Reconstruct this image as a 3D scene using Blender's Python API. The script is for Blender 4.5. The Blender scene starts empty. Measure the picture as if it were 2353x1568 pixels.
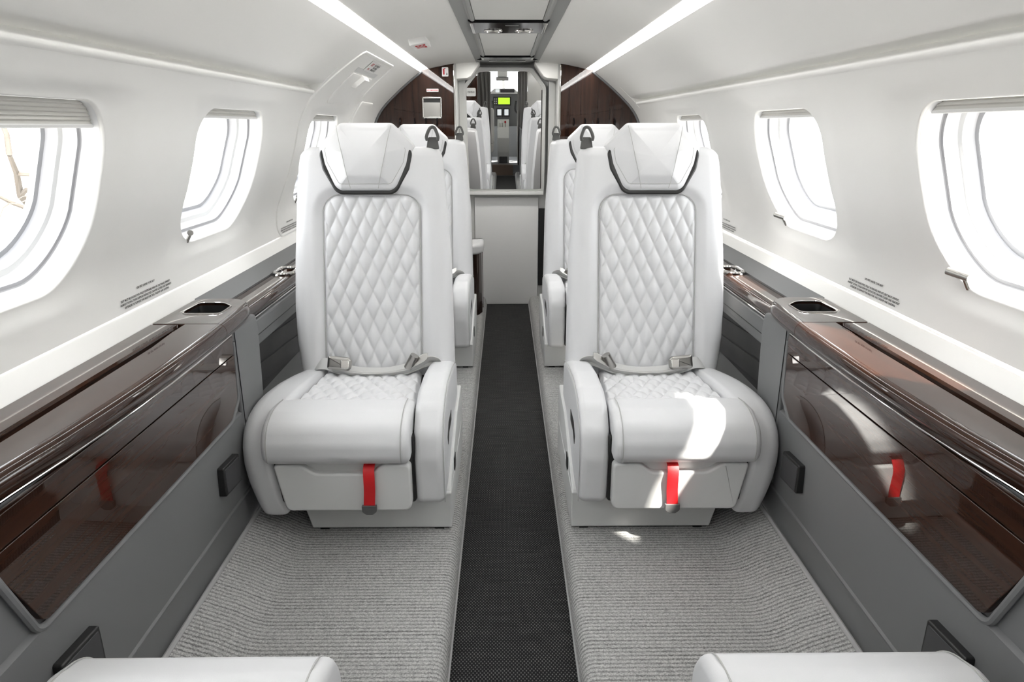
import bpy, bmesh, math
import numpy as np
from mathutils import Matrix, Vector

# ------------------------------------------------------------------ camera, world, sun, exposure
scene = bpy.context.scene
COL = scene.collection
PITCH, YAW = math.radians(17.4766), math.radians(0.592)
cam_d = bpy.data.cameras.new('camera'); cam = bpy.data.objects.new('camera', cam_d); COL.objects.link(cam)
cam_d.sensor_width = 36.0; cam_d.lens = 36.0 * 1569.0 / 2353.0; cam_d.clip_start = 0.02; cam_d.clip_end = 500
cam.location = (-0.015, 0.0, 1.06)
cam.rotation_euler = (math.pi / 2 - PITCH, 0, -YAW)
scene.camera = cam

world = bpy.data.worlds.new('world'); scene.world = world; world.use_nodes = True
wn = world.node_tree.nodes; wn.clear()
wo = wn.new('ShaderNodeOutputWorld'); wb = wn.new('ShaderNodeBackground')
wb.inputs[0].default_value = (0.97, 0.985, 1.0, 1); wb.inputs[1].default_value = 6.5
world.node_tree.links.new(wb.outputs[0], wo.inputs[0])

sun_d = bpy.data.lights.new('sun', 'SUN'); sun_d.energy = 25.0; sun_d.angle = math.radians(2.2); sun_d.color = (1.0, 0.95, 0.87)
sun = bpy.data.objects.new('sun', sun_d); COL.objects.link(sun)
sun.rotation_euler = Vector((-0.375, 0.445, -0.69)).to_track_quat('-Z', 'Y').to_euler()

vs = scene.view_settings
vs.view_transform = 'Standard'; vs.look = 'None'; vs.gamma = 1.0; vs.use_curve_mapping = False; vs.exposure = 0.35
cy = scene.cycles
cy.use_denoising = True
cy.max_bounces = 14; cy.diffuse_bounces = 8; cy.glossy_bounces = 6; cy.transmission_bounces = 6; cy.transparent_max_bounces = 12
cy.caustics_reflective = False; cy.caustics_refractive = False
cy.sample_clamp_indirect = 6.0

# ------------------------------------------------------------------ materials
def mat(name, color, rough=0.5, metal=0.0, coat=0.0, coat_rough=0.03, emit=0.0, bump=0.0, bscale=300.0, var=0.0, vscale=6.0, spec=0.5, sheen=0.0):
    m = bpy.data.materials.new(name); m.use_nodes = True
    nt = m.node_tree; b = nt.nodes['Principled BSDF']
    c = (*color, 1.0)
    b.inputs['Base Color'].default_value = c
    b.inputs['Roughness'].default_value = rough
    b.inputs['Metallic'].default_value = metal
    b.inputs['Coat Weight'].default_value = coat
    b.inputs['Coat Roughness'].default_value = coat_rough
    b.inputs['Specular IOR Level'].default_value = spec
    b.inputs['Sheen Weight'].default_value = sheen
    if emit:
        b.inputs['Emission Color'].default_value = c; b.inputs['Emission Strength'].default_value = emit
    tc = nt.nodes.new('ShaderNodeTexCoord')
    if var:
        n = nt.nodes.new('ShaderNodeTexNoise'); n.inputs['Scale'].default_value = vscale; n.inputs['Detail'].default_value = 4
        nt.links.new(tc.outputs['Object'], n.inputs['Vector'])
        mr = nt.nodes.new('ShaderNodeMapRange'); mr.inputs['To Min'].default_value = 1 - var; mr.inputs['To Max'].default_value = 1 + var
        nt.links.new(n.outputs['Fac'], mr.inputs['Value'])
        mx = nt.nodes.new('ShaderNodeMix'); mx.data_type = 'RGBA'; mx.blend_type = 'MULTIPLY'; mx.inputs['Factor'].default_value = 1
        mx.inputs[6].default_value = c; nt.links.new(mr.outputs['Result'], mx.inputs[7]); nt.links.new(mx.outputs[2], b.inputs['Base Color'])
    if bump:
        n2 = nt.nodes.new('ShaderNodeTexNoise'); n2.inputs['Scale'].default_value = bscale; n2.inputs['Detail'].default_value = 2
        nt.links.new(tc.outputs['Object'], n2.inputs['Vector'])
        bp = nt.nodes.new('ShaderNodeBump'); bp.inputs['Strength'].default_value = bump; bp.inputs['Distance'].default_value = 0.0006
        nt.links.new(n2.outputs['Fac'], bp.inputs['Height']); nt.links.new(bp.outputs['Normal'], b.inputs['Normal'])
    return m

def wood_mat(name, dark, light, axis='Y', scale=1.0, rough=0.3):
    m = mat(name, dark, rough=rough, coat=1.0, coat_rough=0.006, spec=0.04)
    nt = m.node_tree; b = nt.nodes['Principled BSDF']
    tc = [n for n in nt.nodes if n.type == 'TEX_COORD'][0]
    mp = nt.nodes.new('ShaderNodeMapping')
    s = {'X': (1.2, 26, 26), 'Y': (26, 1.2, 26), 'Z': (26, 26, 1.2)}[axis]
    mp.inputs['Scale'].default_value = [v * scale for v in s]
    nt.links.new(tc.outputs['Object'], mp.inputs['Vector'])
    n = nt.nodes.new('ShaderNodeTexNoise'); n.inputs['Scale'].default_value = 2.0; n.inputs['Detail'].default_value = 8; n.inputs['Roughness'].default_value = 0.65; n.inputs['Distortion'].default_value = 0.6
    nt.links.new(mp.outputs['Vector'], n.inputs['Vector'])
    r = nt.nodes.new('ShaderNodeValToRGB'); r.color_ramp.elements[0].position = 0.32; r.color_ramp.elements[0].color = (*dark, 1)
    r.color_ramp.elements[1].position = 0.72; r.color_ramp.elements[1].color = (*light, 1)
    nt.links.new(n.outputs['Fac'], r.inputs['Fac']); nt.links.new(r.outputs['Color'], b.inputs['Base Color'])
    return m

def carpet_mat():
    m = mat('grey_ribbed_carpet', (0.4, 0.4, 0.4), rough=0.95, spec=0.1, sheen=0.15)
    nt = m.node_tree; b = nt.nodes['Principled BSDF']
    tc = [n for n in nt.nodes if n.type == 'TEX_COORD'][0]
    mp = nt.nodes.new('ShaderNodeMapping'); mp.inputs['Scale'].default_value = (7, 1, 7)
    nt.links.new(tc.outputs['Object'], mp.inputs['Vector'])
    w = nt.nodes.new('ShaderNodeTexWave'); w.wave_type = 'BANDS'; w.bands_direction = 'Y'; w.inputs['Scale'].default_value = 30.0
    w.inputs['Distortion'].default_value = 2.6; w.inputs['Detail'].default_value = 3; w.inputs['Detail Scale'].default_value = 6.0; w.inputs['Detail Roughness'].default_value = 0.6
    nt.links.new(tc.outputs['Object'], w.inputs['Vector'])
    n = nt.nodes.new('ShaderNodeTexNoise'); n.inputs['Scale'].default_value = 330; n.inputs['Detail'].default_value = 3; n.inputs['Roughness'].default_value = 0.7
    nt.links.new(tc.outputs['Object'], n.inputs['Vector'])
    nb = nt.nodes.new('ShaderNodeTexNoise'); nb.inputs['Scale'].default_value = 9; nb.inputs['Detail'].default_value = 4
    mp.inputs['Scale'].default_value = (1, 9, 1); nt.links.new(mp.outputs['Vector'], nb.inputs['Vector'])
    pw = nt.nodes.new('ShaderNodeMath'); pw.operation = 'POWER'; pw.inputs[1].default_value = 0.42; nt.links.new(w.outputs['Fac'], pw.inputs[0])
    a = nt.nodes.new('ShaderNodeMix'); a.data_type = 'FLOAT'; a.inputs[2].default_value = 0.9
    nt.links.new(nb.outputs['Fac'], a.inputs[0]); nt.links.new(pw.outputs[0], a.inputs[3])
    a2 = nt.nodes.new('ShaderNodeMath'); a2.operation = 'MULTIPLY'
    nt.links.new(n.outputs['Fac'], a2.inputs[0]); nt.links.new(a.outputs[0], a2.inputs[1])
    r = nt.nodes.new('ShaderNodeValToRGB')
    r.color_ramp.elements[0].position = 0.16; r.color_ramp.elements[0].color = (0.11, 0.11, 0.108, 1)
    r.color_ramp.elements[1].position = 0.62; r.color_ramp.elements[1].color = (0.62, 0.62, 0.61, 1)
    nt.links.new(a2.outputs[0], r.inputs['Fac']); nt.links.new(r.outputs['Color'], b.inputs['Base Color'])
    bp = nt.nodes.new('ShaderNodeBump'); bp.inputs['Strength'].default_value = 0.9; bp.inputs['Distance'].default_value = 0.003
    nt.links.new(a2.outputs[0], bp.inputs['Height']); nt.links.new(bp.outputs['Normal'], b.inputs['Normal'])
    return m

def weave_mat():
    m = mat('black_woven_vinyl', (0.02, 0.02, 0.02), rough=0.75, spec=0.12)
    nt = m.node_tree; b = nt.nodes['Principled BSDF']
    tc = [n for n in nt.nodes if n.type == 'TEX_COORD'][0]
    def wave(d, s):
        w = nt.nodes.new('ShaderNodeTexWave'); w.wave_type = 'BANDS'; w.bands_direction = d; w.inputs['Scale'].default_value = s
        w.inputs['Distortion'].default_value = 0.35; w.inputs['Detail'].default_value = 1; w.inputs['Detail Scale'].default_value = 3
        nt.links.new(tc.outputs['Object'], w.inputs['Vector']); return w
    def sgn(w):
        q = nt.nodes.new('ShaderNodeMath'); q.operation = 'MULTIPLY_ADD'; q.inputs[1].default_value = 2.0; q.inputs[2].default_value = -1.0; nt.links.new(w.outputs['Fac'], q.inputs[0]); return q
    w1, w2 = sgn(wave('X', 42)), sgn(wave('Y', 30))
    mu = nt.nodes.new('ShaderNodeMath'); mu.operation = 'MULTIPLY'; nt.links.new(w1.outputs[0], mu.inputs[0]); nt.links.new(w2.outputs[0], mu.inputs[1])
    mp = nt.nodes.new('ShaderNodeMapping'); mp.inputs['Scale'].default_value = (8, 90, 8)
    nt.links.new(tc.outputs['Object'], mp.inputs['Vector'])
    n = nt.nodes.new('ShaderNodeTexNoise'); n.inputs['Scale'].default_value = 1.5; n.inputs['Detail'].default_value = 3
    nt.links.new(mp.outputs['Vector'], n.inputs['Vector'])
    m2 = nt.nodes.new('ShaderNodeMath'); m2.operation = 'MULTIPLY'; nt.links.new(mu.outputs[0], m2.inputs[0]); nt.links.new(n.outputs['Fac'], m2.inputs[1])
    r = nt.nodes.new('ShaderNodeValToRGB'); r.color_ramp.elements[0].position = 0.03; r.color_ramp.elements[0].color = (0.011, 0.011, 0.012, 1)
    r.color_ramp.elements[1].position = 0.62; r.color_ramp.elements[1].color = (0.16, 0.16, 0.153, 1)
    nt.links.new(m2.outputs[0], r.inputs['Fac']); nt.links.new(r.outputs['Color'], b.inputs['Base Color'])
    bp = nt.nodes.new('ShaderNodeBump'); bp.inputs['Strength'].default_value = 0.6; bp.inputs['Distance'].default_value = 0.001
    nt.links.new(mu.outputs[0], bp.inputs['Height']); nt.links.new(bp.outputs['Normal'], b.inputs['Normal'])
    return m

def glass_mat(name):
    m = bpy.data.materials.new(name); m.use_nodes = True; nt = m.node_tree; nt.nodes.clear()
    o = nt.nodes.new('ShaderNodeOutputMaterial'); mx = nt.nodes.new('ShaderNodeMixShader'); t = nt.nodes.new('ShaderNodeBsdfTransparent'); g = nt.nodes.new('ShaderNodeBsdfGlossy')
    lw = nt.nodes.new('ShaderNodeLayerWeight'); lw.inputs['Blend'].default_value = 0.5
    pw = nt.nodes.new('ShaderNodeMath'); pw.operation = 'POWER'; pw.inputs[1].default_value = 5.0; nt.links.new(lw.outputs['Facing'], pw.inputs[0])
    f = nt.nodes.new('ShaderNodeMath'); f.operation = 'MULTIPLY_ADD'; f.inputs[1].default_value = 0.9; f.inputs[2].default_value = 0.05; nt.links.new(pw.outputs[0], f.inputs[0])
    t.inputs['Color'].default_value = (0.97, 0.98, 0.98, 1); g.inputs['Roughness'].default_value = 0.0
    nt.links.new(f.outputs[0], mx.inputs[0]); nt.links.new(t.outputs[0], mx.inputs[1]); nt.links.new(g.outputs[0], mx.inputs[2]); nt.links.new(mx.outputs[0], o.inputs[0])
    return m

M = {}
M['leather'] = mat('white_leather', (0.635, 0.638, 0.650), rough=0.42, bump=0.25, bscale=900, spec=0.45)
M['seam'] = mat('grey_thread', (0.42, 0.42, 0.41), rough=0.7)
M['plastic_light'] = mat('light_grey_plastic', (0.64, 0.645, 0.64), rough=0.45)
M['plastic_grey'] = mat('grey_sidewall_plastic', (0.148, 0.150, 0.154), rough=0.5, bump=0.15, bscale=1200)
M['jamb'] = mat('grey_jamb', (0.47, 0.475, 0.465), rough=0.45)
M['door'] = mat('pale_door_panel', (0.78, 0.78, 0.785), rough=0.45)
M['wall'] = mat('offwhite_wall_panel', (0.82, 0.815, 0.795), rough=0.5, bump=0.1, bscale=900)
M['ceiling'] = mat('offwhite_ceiling', (0.74, 0.735, 0.715), rough=0.55)
M['wood'] = wood_mat('gloss_walnut', (0.016, 0.006, 0.0033), (0.040, 0.0155, 0.0082), 'Y')
M['wood_v'] = wood_mat('gloss_walnut_upright', (0.013, 0.0055, 0.0038), (0.042, 0.0175, 0.0105), 'Z')
M['chrome'] = mat('polished_chrome', (0.72, 0.70, 0.68), rough=0.08, metal=1.0)
M['steel'] = mat('brushed_steel', (0.42, 0.41, 0.39), rough=0.28, metal=1.0)
M['black'] = mat('black_plastic', (0.012, 0.012, 0.012), rough=0.4)
M['gloss_black'] = mat('gloss_black_panel', (0.006, 0.006, 0.007), rough=0.10, spec=0.12)
M['dark'] = mat('dark_grey_felt', (0.06, 0.06, 0.062), rough=0.8, var=0.25, vscale=9)
M['charcoal'] = mat('charcoal_webbing', (0.07, 0.07, 0.068), rough=0.5)
M['webbing'] = mat('grey_belt_webbing', (0.50, 0.50, 0.49), rough=0.5, bump=0.5, bscale=700)
M['red'] = mat('red_strap', (0.62, 0.008, 0.012), rough=0.5, bump=0.4, bscale=900)
M['tab'] = mat('dark_tab', (0.10, 0.10, 0.10), rough=0.4)
M['carpet'] = carpet_mat()
M['binding'] = mat('grey_carpet_binding', (0.36, 0.36, 0.36), rough=0.9, bump=0.5, bscale=600)
M['weave'] = weave_mat()
M['rail'] = mat('satin_grey_rail', (0.27, 0.275, 0.27), rough=0.4)
M['panel'] = mat('overhead_white_panel', (0.62, 0.62, 0.60), rough=0.55)
M['strip'] = mat('lit_cove_diffuser', (1.0, 0.995, 0.98), rough=0.5, emit=10.0)
M['mirror'] = mat('silvered_mirror', (0.95, 0.95, 0.95), rough=0.0, metal=1.0)
M['glass'] = glass_mat('window_pane_acrylic')
M['shade'] = mat('pleated_shade_cloth', (0.62, 0.61, 0.58), rough=0.8)
M['reveal'] = mat('window_reveal_plastic', (0.74, 0.745, 0.75), rough=0.35)
M['gasket'] = mat('grey_gasket', (0.42, 0.42, 0.44), rough=0.5)
M['white'] = mat('white_print_stock', (0.80, 0.80, 0.79), rough=0.5)
M['ink'] = mat('black_ink', (0.02, 0.02, 0.02), rough=0.7)
M['redink'] = mat('red_ink', (0.5, 0.02, 0.03), rough=0.7)
M['concrete'] = mat('apron_concrete', (0.55, 0.54, 0.52), rough=0.9, var=0.12, vscale=0.5)
M['grass'] = mat('dry_grass', (0.080, 0.073, 0.050), rough=1.0, var=0.5, vscale=2.5)
M['bark'] = mat('pale_bark', (0.085, 0.072, 0.060), rough=0.9, var=0.2)
M['curtain'] = mat('grey_curtain', (0.20, 0.195, 0.185), rough=0.8)
M['cockpit'] = mat('cockpit_grey', (0.16, 0.165, 0.17), rough=0.5)
M['cockpit_dark'] = mat('cockpit_dark_grey', (0.045, 0.045, 0.048), rough=0.5)
M['green'] = mat('green_map_screen', (0.42, 0.75, 0.03), rough=0.4, emit=0.9)
M['screen'] = mat('pale_screen', (0.75, 0.8, 0.82), rough=0.4, emit=0.5)
M['hangar'] = mat('white_hangar_cladding', (0.72, 0.72, 0.72), rough=0.7, var=0.05)
M['brown'] = mat('brown_step_veneer', (0.10, 0.07, 0.05), rough=0.4)

# ------------------------------------------------------------------ geometry helpers; a geo is (verts, faces)
def link(name, geo, material, parent=None, loc=None, smooth=True, angle=38, recalc=True, merge=0.0):
    me = bpy.data.meshes.new(name)
    me.from_pydata([tuple(map(float, v)) for v in geo[0]], [], [tuple(int(i) for i in f) for f in geo[1]])
    if recalc or merge:
        bm = bmesh.new(); bm.from_mesh(me)
        if merge: bmesh.ops.remove_doubles(bm, verts=bm.verts, dist=merge)
        if recalc: bmesh.ops.recalc_face_normals(bm, faces=bm.faces)
        bm.to_mesh(me); bm.free()
    if smooth:
        me.polygons.foreach_set('use_smooth', [True] * len(me.polygons))
        me.set_sharp_from_angle(angle=math.radians(angle))
    me.materials.append(material)
    o = bpy.data.objects.new(name, me); COL.objects.link(o)
    if smooth and any(len(f) > 6 for f in geo[1]):
        wm = o.modifiers.new('weighted_normals', 'WEIGHTED_NORMAL'); wm.keep_sharp = True; wm.weight = 60
    if parent: o.parent = parent
    if loc: o.location = loc
    return o

def empty(name, loc=(0, 0, 0)):
    o = bpy.data.objects.new(name, None); COL.objects.link(o); o.location = loc; o.empty_display_size = 0.05
    return o

def tag(o, label=None, cat=None, group=None, kind=None):
    if label: o['label'] = label
    if cat: o['category'] = cat
    if group: o['group'] = group
    if kind: o['kind'] = kind
    return o

def join(*gs):
    V, F = [], []
    for v, f in gs:
        k = len(V); V += list(v); F += [tuple(i + k for i in q) for q in f]
    return V, F

def mp(geo, fn): return [fn(*v) for v in geo[0]], geo[1]
def shift(geo, d): return [(v[0] + d[0], v[1] + d[1], v[2] + d[2]) for v in geo[0]], geo[1]

def round_poly(pts, r, seg=5):
    n = len(pts); out = []
    rs = r if isinstance(r, (list, tuple)) else [r] * n
    for i in range(n):
        p, a, b = Vector(pts[i]), Vector(pts[i - 1]), Vector(pts[(i + 1) % n])
        u, v = (a - p), (b - p); lu, lv = u.length, v.length; u.normalize(); v.normalize()
        ang = u.angle(v, 0)
        if rs[i] <= 1e-6 or ang > math.pi - 0.05: out.append(tuple(p)); continue
        t = min(rs[i] / math.tan(ang / 2), 0.49 * lu, 0.49 * lv); rr = t * math.tan(ang / 2)
        c = p + (u + v).normalized() * (rr / math.sin(ang / 2))
        s0, s1 = p + u * t - c, p + v * t - c
        a0 = math.atan2(s0.y, s0.x); a1 = math.atan2(s1.y, s1.x); d = (a1 - a0 + math.pi) % (2 * math.pi) - math.pi
        for k in range(seg + 1):
            q = a0 + d * k / seg; out.append((c.x + rr * math.cos(q), c.y + rr * math.sin(q)))
    return out

def rrect(x0, x1, y0, y1, r, seg=5): return round_poly([(x0, y0), (x1, y0), (x1, y1), (x0, y1)], r, seg)

def area2(p): return sum(p[i - 1][0] * p[i][1] - p[i][0] * p[i - 1][1] for i in range(len(p)))

def inset(poly, d):
    n = len(poly); out = []
    for i in range(n):
        ax, ay = poly[i - 1]; px, py = poly[i]; bx, by = poly[(i + 1) % n]
        e1 = Vector((px - ax, py - ay)); e2 = Vector((bx - px, by - py))
        if e1.length < 1e-9: e1 = e2
        if e2.length < 1e-9: e2 = e1
        e1 = e1.normalized(); e2 = e2.normalized()
        n1 = Vector((-e1.y, e1.x)); n2 = Vector((-e2.y, e2.x)); m = n1 + n2
        if m.length < 1e-6: m = n1
        m.normalize(); k = max(0.45, m.dot(n1)); out.append((px + m.x * d / k, py + m.y * d / k))
    return out

def pad(outline, w0, w1, r0, r1, n=4, crown=0.0, nc=8):
    """closed slab over a 2D outline, edges rounded by r0 (low side) and r1 (high side); crown bulges the high side"""
    if area2(outline) < 0: outline = outline[::-1]
    L = []
    for k in range(n + 1):
        a = math.pi / 2 * k / n; L.append((r0 * (1 - math.sin(a)), w0 + r0 * (1 - math.cos(a))))
    for k in range(n + 1):
        a = math.pi / 2 * k / n; L.append((r1 * (1 - math.cos(a)), w1 - r1 * (1 - math.sin(a))))
    V, F = [], []; N = len(outline)
    rings = [[(x, y, w) for x, y in inset(outline, d)] for d, w in L]
    if crown:
        base = rings[-1]; cx = sum(p[0] for p in base) / N; cyy = sum(p[1] for p in base) / N
        for k in range(1, nc):
            s = 1 - k / nc
            rings.append([(cx + (p[0] - cx) * s, cyy + (p[1] - cyy) * s, w1 + crown * (1 - s * s)) for p in base])
    for rg in rings: V += rg
    for k in range(len(rings) - 1):
        for i in range(N):
            j = (i + 1) % N; F.append((k * N + i, k * N + j, (k + 1) * N + j, (k + 1) * N + i))
    F.append(tuple(range(N))[::-1])
    o = (len(rings) - 1) * N
    if crown:
        V.append((cx, cyy, w1 + crown)); c = len(V) - 1
        for i in range(N): F.append((o + i, o + (i + 1) % N, c))
    else: F.append(tuple(range(o, o + N)))
    return V, F

def box(x0, x1, y0, y1, z0, z1, r=0.003, n=2):
    return pad(rrect(x0, x1, y0, y1, r, 2), z0, z1, r, r, n)

def ex_x(outline, x0, x1, r=0.003, n=3): return mp(pad(outline, x0, x1, r, r, n), lambda a, b, w: (w, a, b))     # outline in (y,z)
def ex_y(outline, y0, y1, r=0.003, n=3): return mp(pad(outline, y0, y1, r, r, n), lambda a, b, w: (a, w, b))     # outline in (x,z)

def loft(rings, close=True, cap0=True, cap1=True):
    V, F = [], []; N = len(rings[0])
    for r in rings: V += list(r)
    for k in range(len(rings) - 1):
        for i in range(N if close else N - 1):
            j = (i + 1) % N; F.append((k * N + i, k * N + j, (k + 1) * N + j, (k + 1) * N + i))
    if cap0: F.append(tuple(range(N))[::-1])
    if cap1: o = (len(rings) - 1) * N; F.append(tuple(range(o, o + N)))
    return V, F

def grid(P, nu, nv):
    """P(i,j) -> point"""
    V = [P(i, j) for j in range(nv) for i in range(nu)]
    F = [(j * nu + i, j * nu + i + 1, (j + 1) * nu + i + 1, (j + 1) * nu + i) for j in range(nv - 1) for i in range(nu - 1)]
    return V, F

def frames(path, closed=False):
    P = [Vector(p) for p in path]; n = len(P); T = []
    for i in range(n):
        a = P[i - 1] if (i > 0 or closed) else P[i]; b = P[(i + 1) % n] if (i < n - 1 or closed) else P[i]
        T.append((b - a).normalized())
    up = Vector((0, 0, 1)) if abs(T[0].z) < 0.9 else Vector((0, 1, 0))
    N = [(up - T[0] * up.dot(T[0])).normalized()]
    for i in range(1, n):
        v = N[-1] - T[i] * N[-1].dot(T[i]); N.append(v.normalized())
    return P, T, N

def tube(path, r, seg=8, closed=False):
    P, T, N = frames(path, closed); rings = []
    for p, t, u in zip(P, T, N):
        b = t.cross(u); rings.append([tuple(p + (u * math.cos(a) + b * math.sin(a)) * r) for a in [2 * math.pi * k / seg for k in range(seg)]])
    if closed: rings.append(rings[0]); return loft(rings, True, False, False)
    return loft(rings)

def ribbon(path, side, width, th=0.0018):
    """flat strap along path; side = unit vectors across it"""
    P, T, _ = frames(path); rings = []
    for i, (p, t) in enumerate(zip(P, T)):
        s = Vector(side[i] if isinstance(side[0], (tuple, list, Vector)) else side); s = (s - t * s.dot(t)).normalized(); u = t.cross(s).normalized() * th / 2; s = s * width / 2
        rings.append([tuple(p + s + u), tuple(p - s + u), tuple(p - s - u), tuple(p + s - u)])
    return loft(rings)

def smooth_path(pts, sub=6):
    P = [Vector(p) for p in pts]; out = []
    for i in range(len(P) - 1):
        p0, p1, p2, p3 = P[max(i - 1, 0)], P[i], P[i + 1], P[min(i + 2, len(P) - 1)]
        for k in range(sub):
            t = k / sub; out.append(0.5 * ((2 * p1) + (p2 - p0) * t + (2 * p0 - 5 * p1 + 4 * p2 - p3) * t * t + (3 * p1 - p0 - 3 * p2 + p3) * t ** 3))
    out.append(P[-1]); return [tuple(p) for p in out]

def sst(a, b, x):
    t = min(1.0, max(0.0, (x - a) / (b - a))); return t * t * (3 - 2 * t)

def text(name, body, size, loc, xdir, ydir, material, parent=None, align='CENTER', spacing=1.0):
    c = bpy.data.curves.new(name, 'FONT'); c.body = body; c.size = size; c.align_x = align; c.align_y = 'CENTER'; c.space_line = spacing; c.resolution_u = 2; c.offset = size * 0.035
    c.materials.append(material)
    tmp = bpy.data.objects.new(name, c); COL.objects.link(tmp); bpy.context.view_layer.update()
    me = bpy.data.meshes.new_from_object(tmp.evaluated_get(bpy.context.evaluated_depsgraph_get()))
    bpy.data.objects.remove(tmp); bpy.data.curves.remove(c)
    me.name = name
    if not me.materials: me.materials.append(material)
    o = bpy.data.objects.new(name, me); COL.objects.link(o)
    x = Vector(xdir).normalized(); y = Vector(ydir); y = (y - x * y.dot(x)).normalized(); z = x.cross(y)
    m = Matrix((x, y, z)).transposed().to_4x4(); m.translation = Vector(loc); o.matrix_world = m
    if parent: o.parent = parent
    return o

# ------------------------------------------------------------------ fuselage wall profile (height -> half width)
_pz = [0.638, 0.676, 0.70, 0.74, 0.78, 0.82, 0.86, 0.91, 0.99, 1.06, 1.105, 1.14, 1.17, 1.19, 1.23, 1.27, 1.30, 1.325, 1.342]
_px = [0.800, 0.832, 0.836, 0.836, 0.828, 0.812, 0.794, 0.772, 0.745, 0.727, 0.709, 0.687, 0.662, 0.640, 0.597, 0.550, 0.512, 0.478, 0.455]
_zd = np.linspace(0.60, 1.38, 781)
_xd = np.interp(_zd, _pz[1:], _px[1:])
_xd = np.where(_zd > 1.342, 0.455 - (_zd - 1.342) * 1.6, _xd)
_k = np.exp(-0.5 * (np.arange(-40, 41) / 14.0) ** 2); _k /= _k.sum()
_xs = np.convolve(np.pad(_xd, 40, mode='edge'), _k, mode='valid')
def prof(z): return float(np.interp(z, _zd, _xs))
def wallp(side, y, z, off=0.0):
    """point on the wall lining; off > 0 goes outboard, < 0 into the cabin"""
    x = prof(z); d = (prof(z + 0.004) - prof(z - 0.004)) / 0.008; n = 1 / math.sqrt(1 + d * d)
    return (side * (x + off * n), y, z - off * d * n)

Y_FWD, Y_AFT = -1.75, 3.90
WIN = {-1: [-0.73, 0.17, 1.075, 1.925, 2.88], 1: [-0.73, 0.17, 1.075, 1.93, 2.89]}
WZ0, WZ1, WHW = 0.766, 1.099, 0.233
def win_outline(yc, seg=12): return round_poly([(yc - WHW, WZ0), (yc + WHW, WZ0), (yc + WHW, WZ1), (yc - WHW, WZ1)], [0.125, 0.125, 0.085, 0.085], seg)

# ------------------------------------------------------------------ outside
g = link('ground', grid(lambda i, j: (-60 + 12 * i, -60 + 12 * j, -1.35), 11, 11), M['concrete'], smooth=False, recalc=False); tag(g, kind='structure')
lawn = link('lawn', grid(lambda i, j: (-26 + 2.2 * i, 11.5 + 1.0 * j, -1.33), 11, 9), M['grass'], smooth=False, recalc=False); tag(lawn, 'strip of dry yellowish grass outside the left windows', 'grass', kind='stuff')
def branch_geo(base, tip_dir, length, r, depth, seed, out):
    rng = np.random.default_rng(seed); p = Vector(base); d = Vector(tip_dir).normalized(); pts = [p.copy()]
    for k in range(5):
        d = (d + Vector(rng.normal(0, 0.16, 3))).normalized(); p = p + d * length / 5; pts.append(p.copy())
    P, T, N = frames(pts); rings = []
    for i, (q, t, u) in enumerate(zip(P, T, N)):
        rr = r * (1 - 0.62 * i / 5); b = t.cross(u); rings.append([tuple(q + (u * math.cos(a) + b * math.sin(a)) * rr) for a in [math.pi / 3 * m for m in range(6)]])
    out.append(loft(rings))
    if depth:
        for k in range(4):
            q = pts[2 + k % 4]; nd = (d + Vector(rng.normal(0, 0.75, 3))).normalized(); branch_geo(q, nd, length * 0.62, r * 0.45, depth - 1, seed * 7 + k + 1, out)
tr = empty('bare_tree', (-8.4, 12.6, -1.35)); og = []
branch_geo((0, 0, 0), (0.05, -0.1, 1), 2.6, 0.10, 3, 3, og)
link('trunk', og[0], M['bark'], tr); link('branches', join(*og[1:]), M['bark'], tr)
tag(tr, 'bare tree faintly seen through the near left window', 'tree')
hg = empty('hangar', (22, 14, -1.35))
link('cladding', box(-4, 4, -14, 14, 0, 5.0, 0.05), M['hangar'], hg)
for k in range(4): link('hangar_door', box(-4.06, -3.98, -10.5 + k * 5.2, -5.6 + k * 5.2, 0, 3.9, 0.02), M['reveal'], hg)
tag(hg, 'pale hangar building faintly seen through the near right window', 'building')

# ------------------------------------------------------------------ floor and carpets
fl = link('floor', box(-0.70, 0.70, -3.0, 4.30, -0.06, -0.002, 0.002), M['plastic_grey']); tag(fl, kind='structure')
run = link('aisle_runner', grid(lambda i, j: (-0.131 + 0.0262 * i, -1.70 + (4.146 + 1.70) * j / 60, 0.0), 11, 61), M['weave'], recalc=False)
tag(run, 'black woven vinyl runner along the sunken aisle', 'runner')
ZC = 0.05
def carpet_z(x):
    return ZC + 0.055 * sst(0.50, 0.60, x) * min(1, max(0, (x - 0.5) / 0.165)) + 0.004 * sst(0.6, 0.665, x)
def carpet(side):
    prof_pts = [(0.131, 0.0), (0.1325, 0.018), (0.136, 0.032), (0.142, 0.043), (0.150, 0.0485), (0.160, ZC)] + [(x, carpet_z(x)) for x in np.linspace(0.18, 0.655, 40)]
    ys = np.linspace(-1.70, 4.146, 60)
    o = link('carpet', grid(lambda i, j: (side * prof_pts[i][0], ys[j], prof_pts[i][1]), len(prof_pts), len(ys)), M['carpet'], recalc=False)
    b = link('binding', tube([(side * 0.656, y, carpet_z(0.655) + 0.002) for y in (-1.7, 0.5, 2.0, 3.9)], 0.0055), M['binding'], o)
    e = link('edge_binding', tube([(side * 0.1315, y, 0.006) for y in (-1.7, 0.5, 2.0, 4.14)], 0.0035), M['binding'], o)
    return o
tag(carpet(-1), 'light grey ribbed carpet on the raised floor left of the aisle', 'carpet', 'ribbed carpets')
tag(carpet(1), 'light grey ribbed carpet on the raised floor right of the aisle', 'carpet', 'ribbed carpets')

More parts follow.
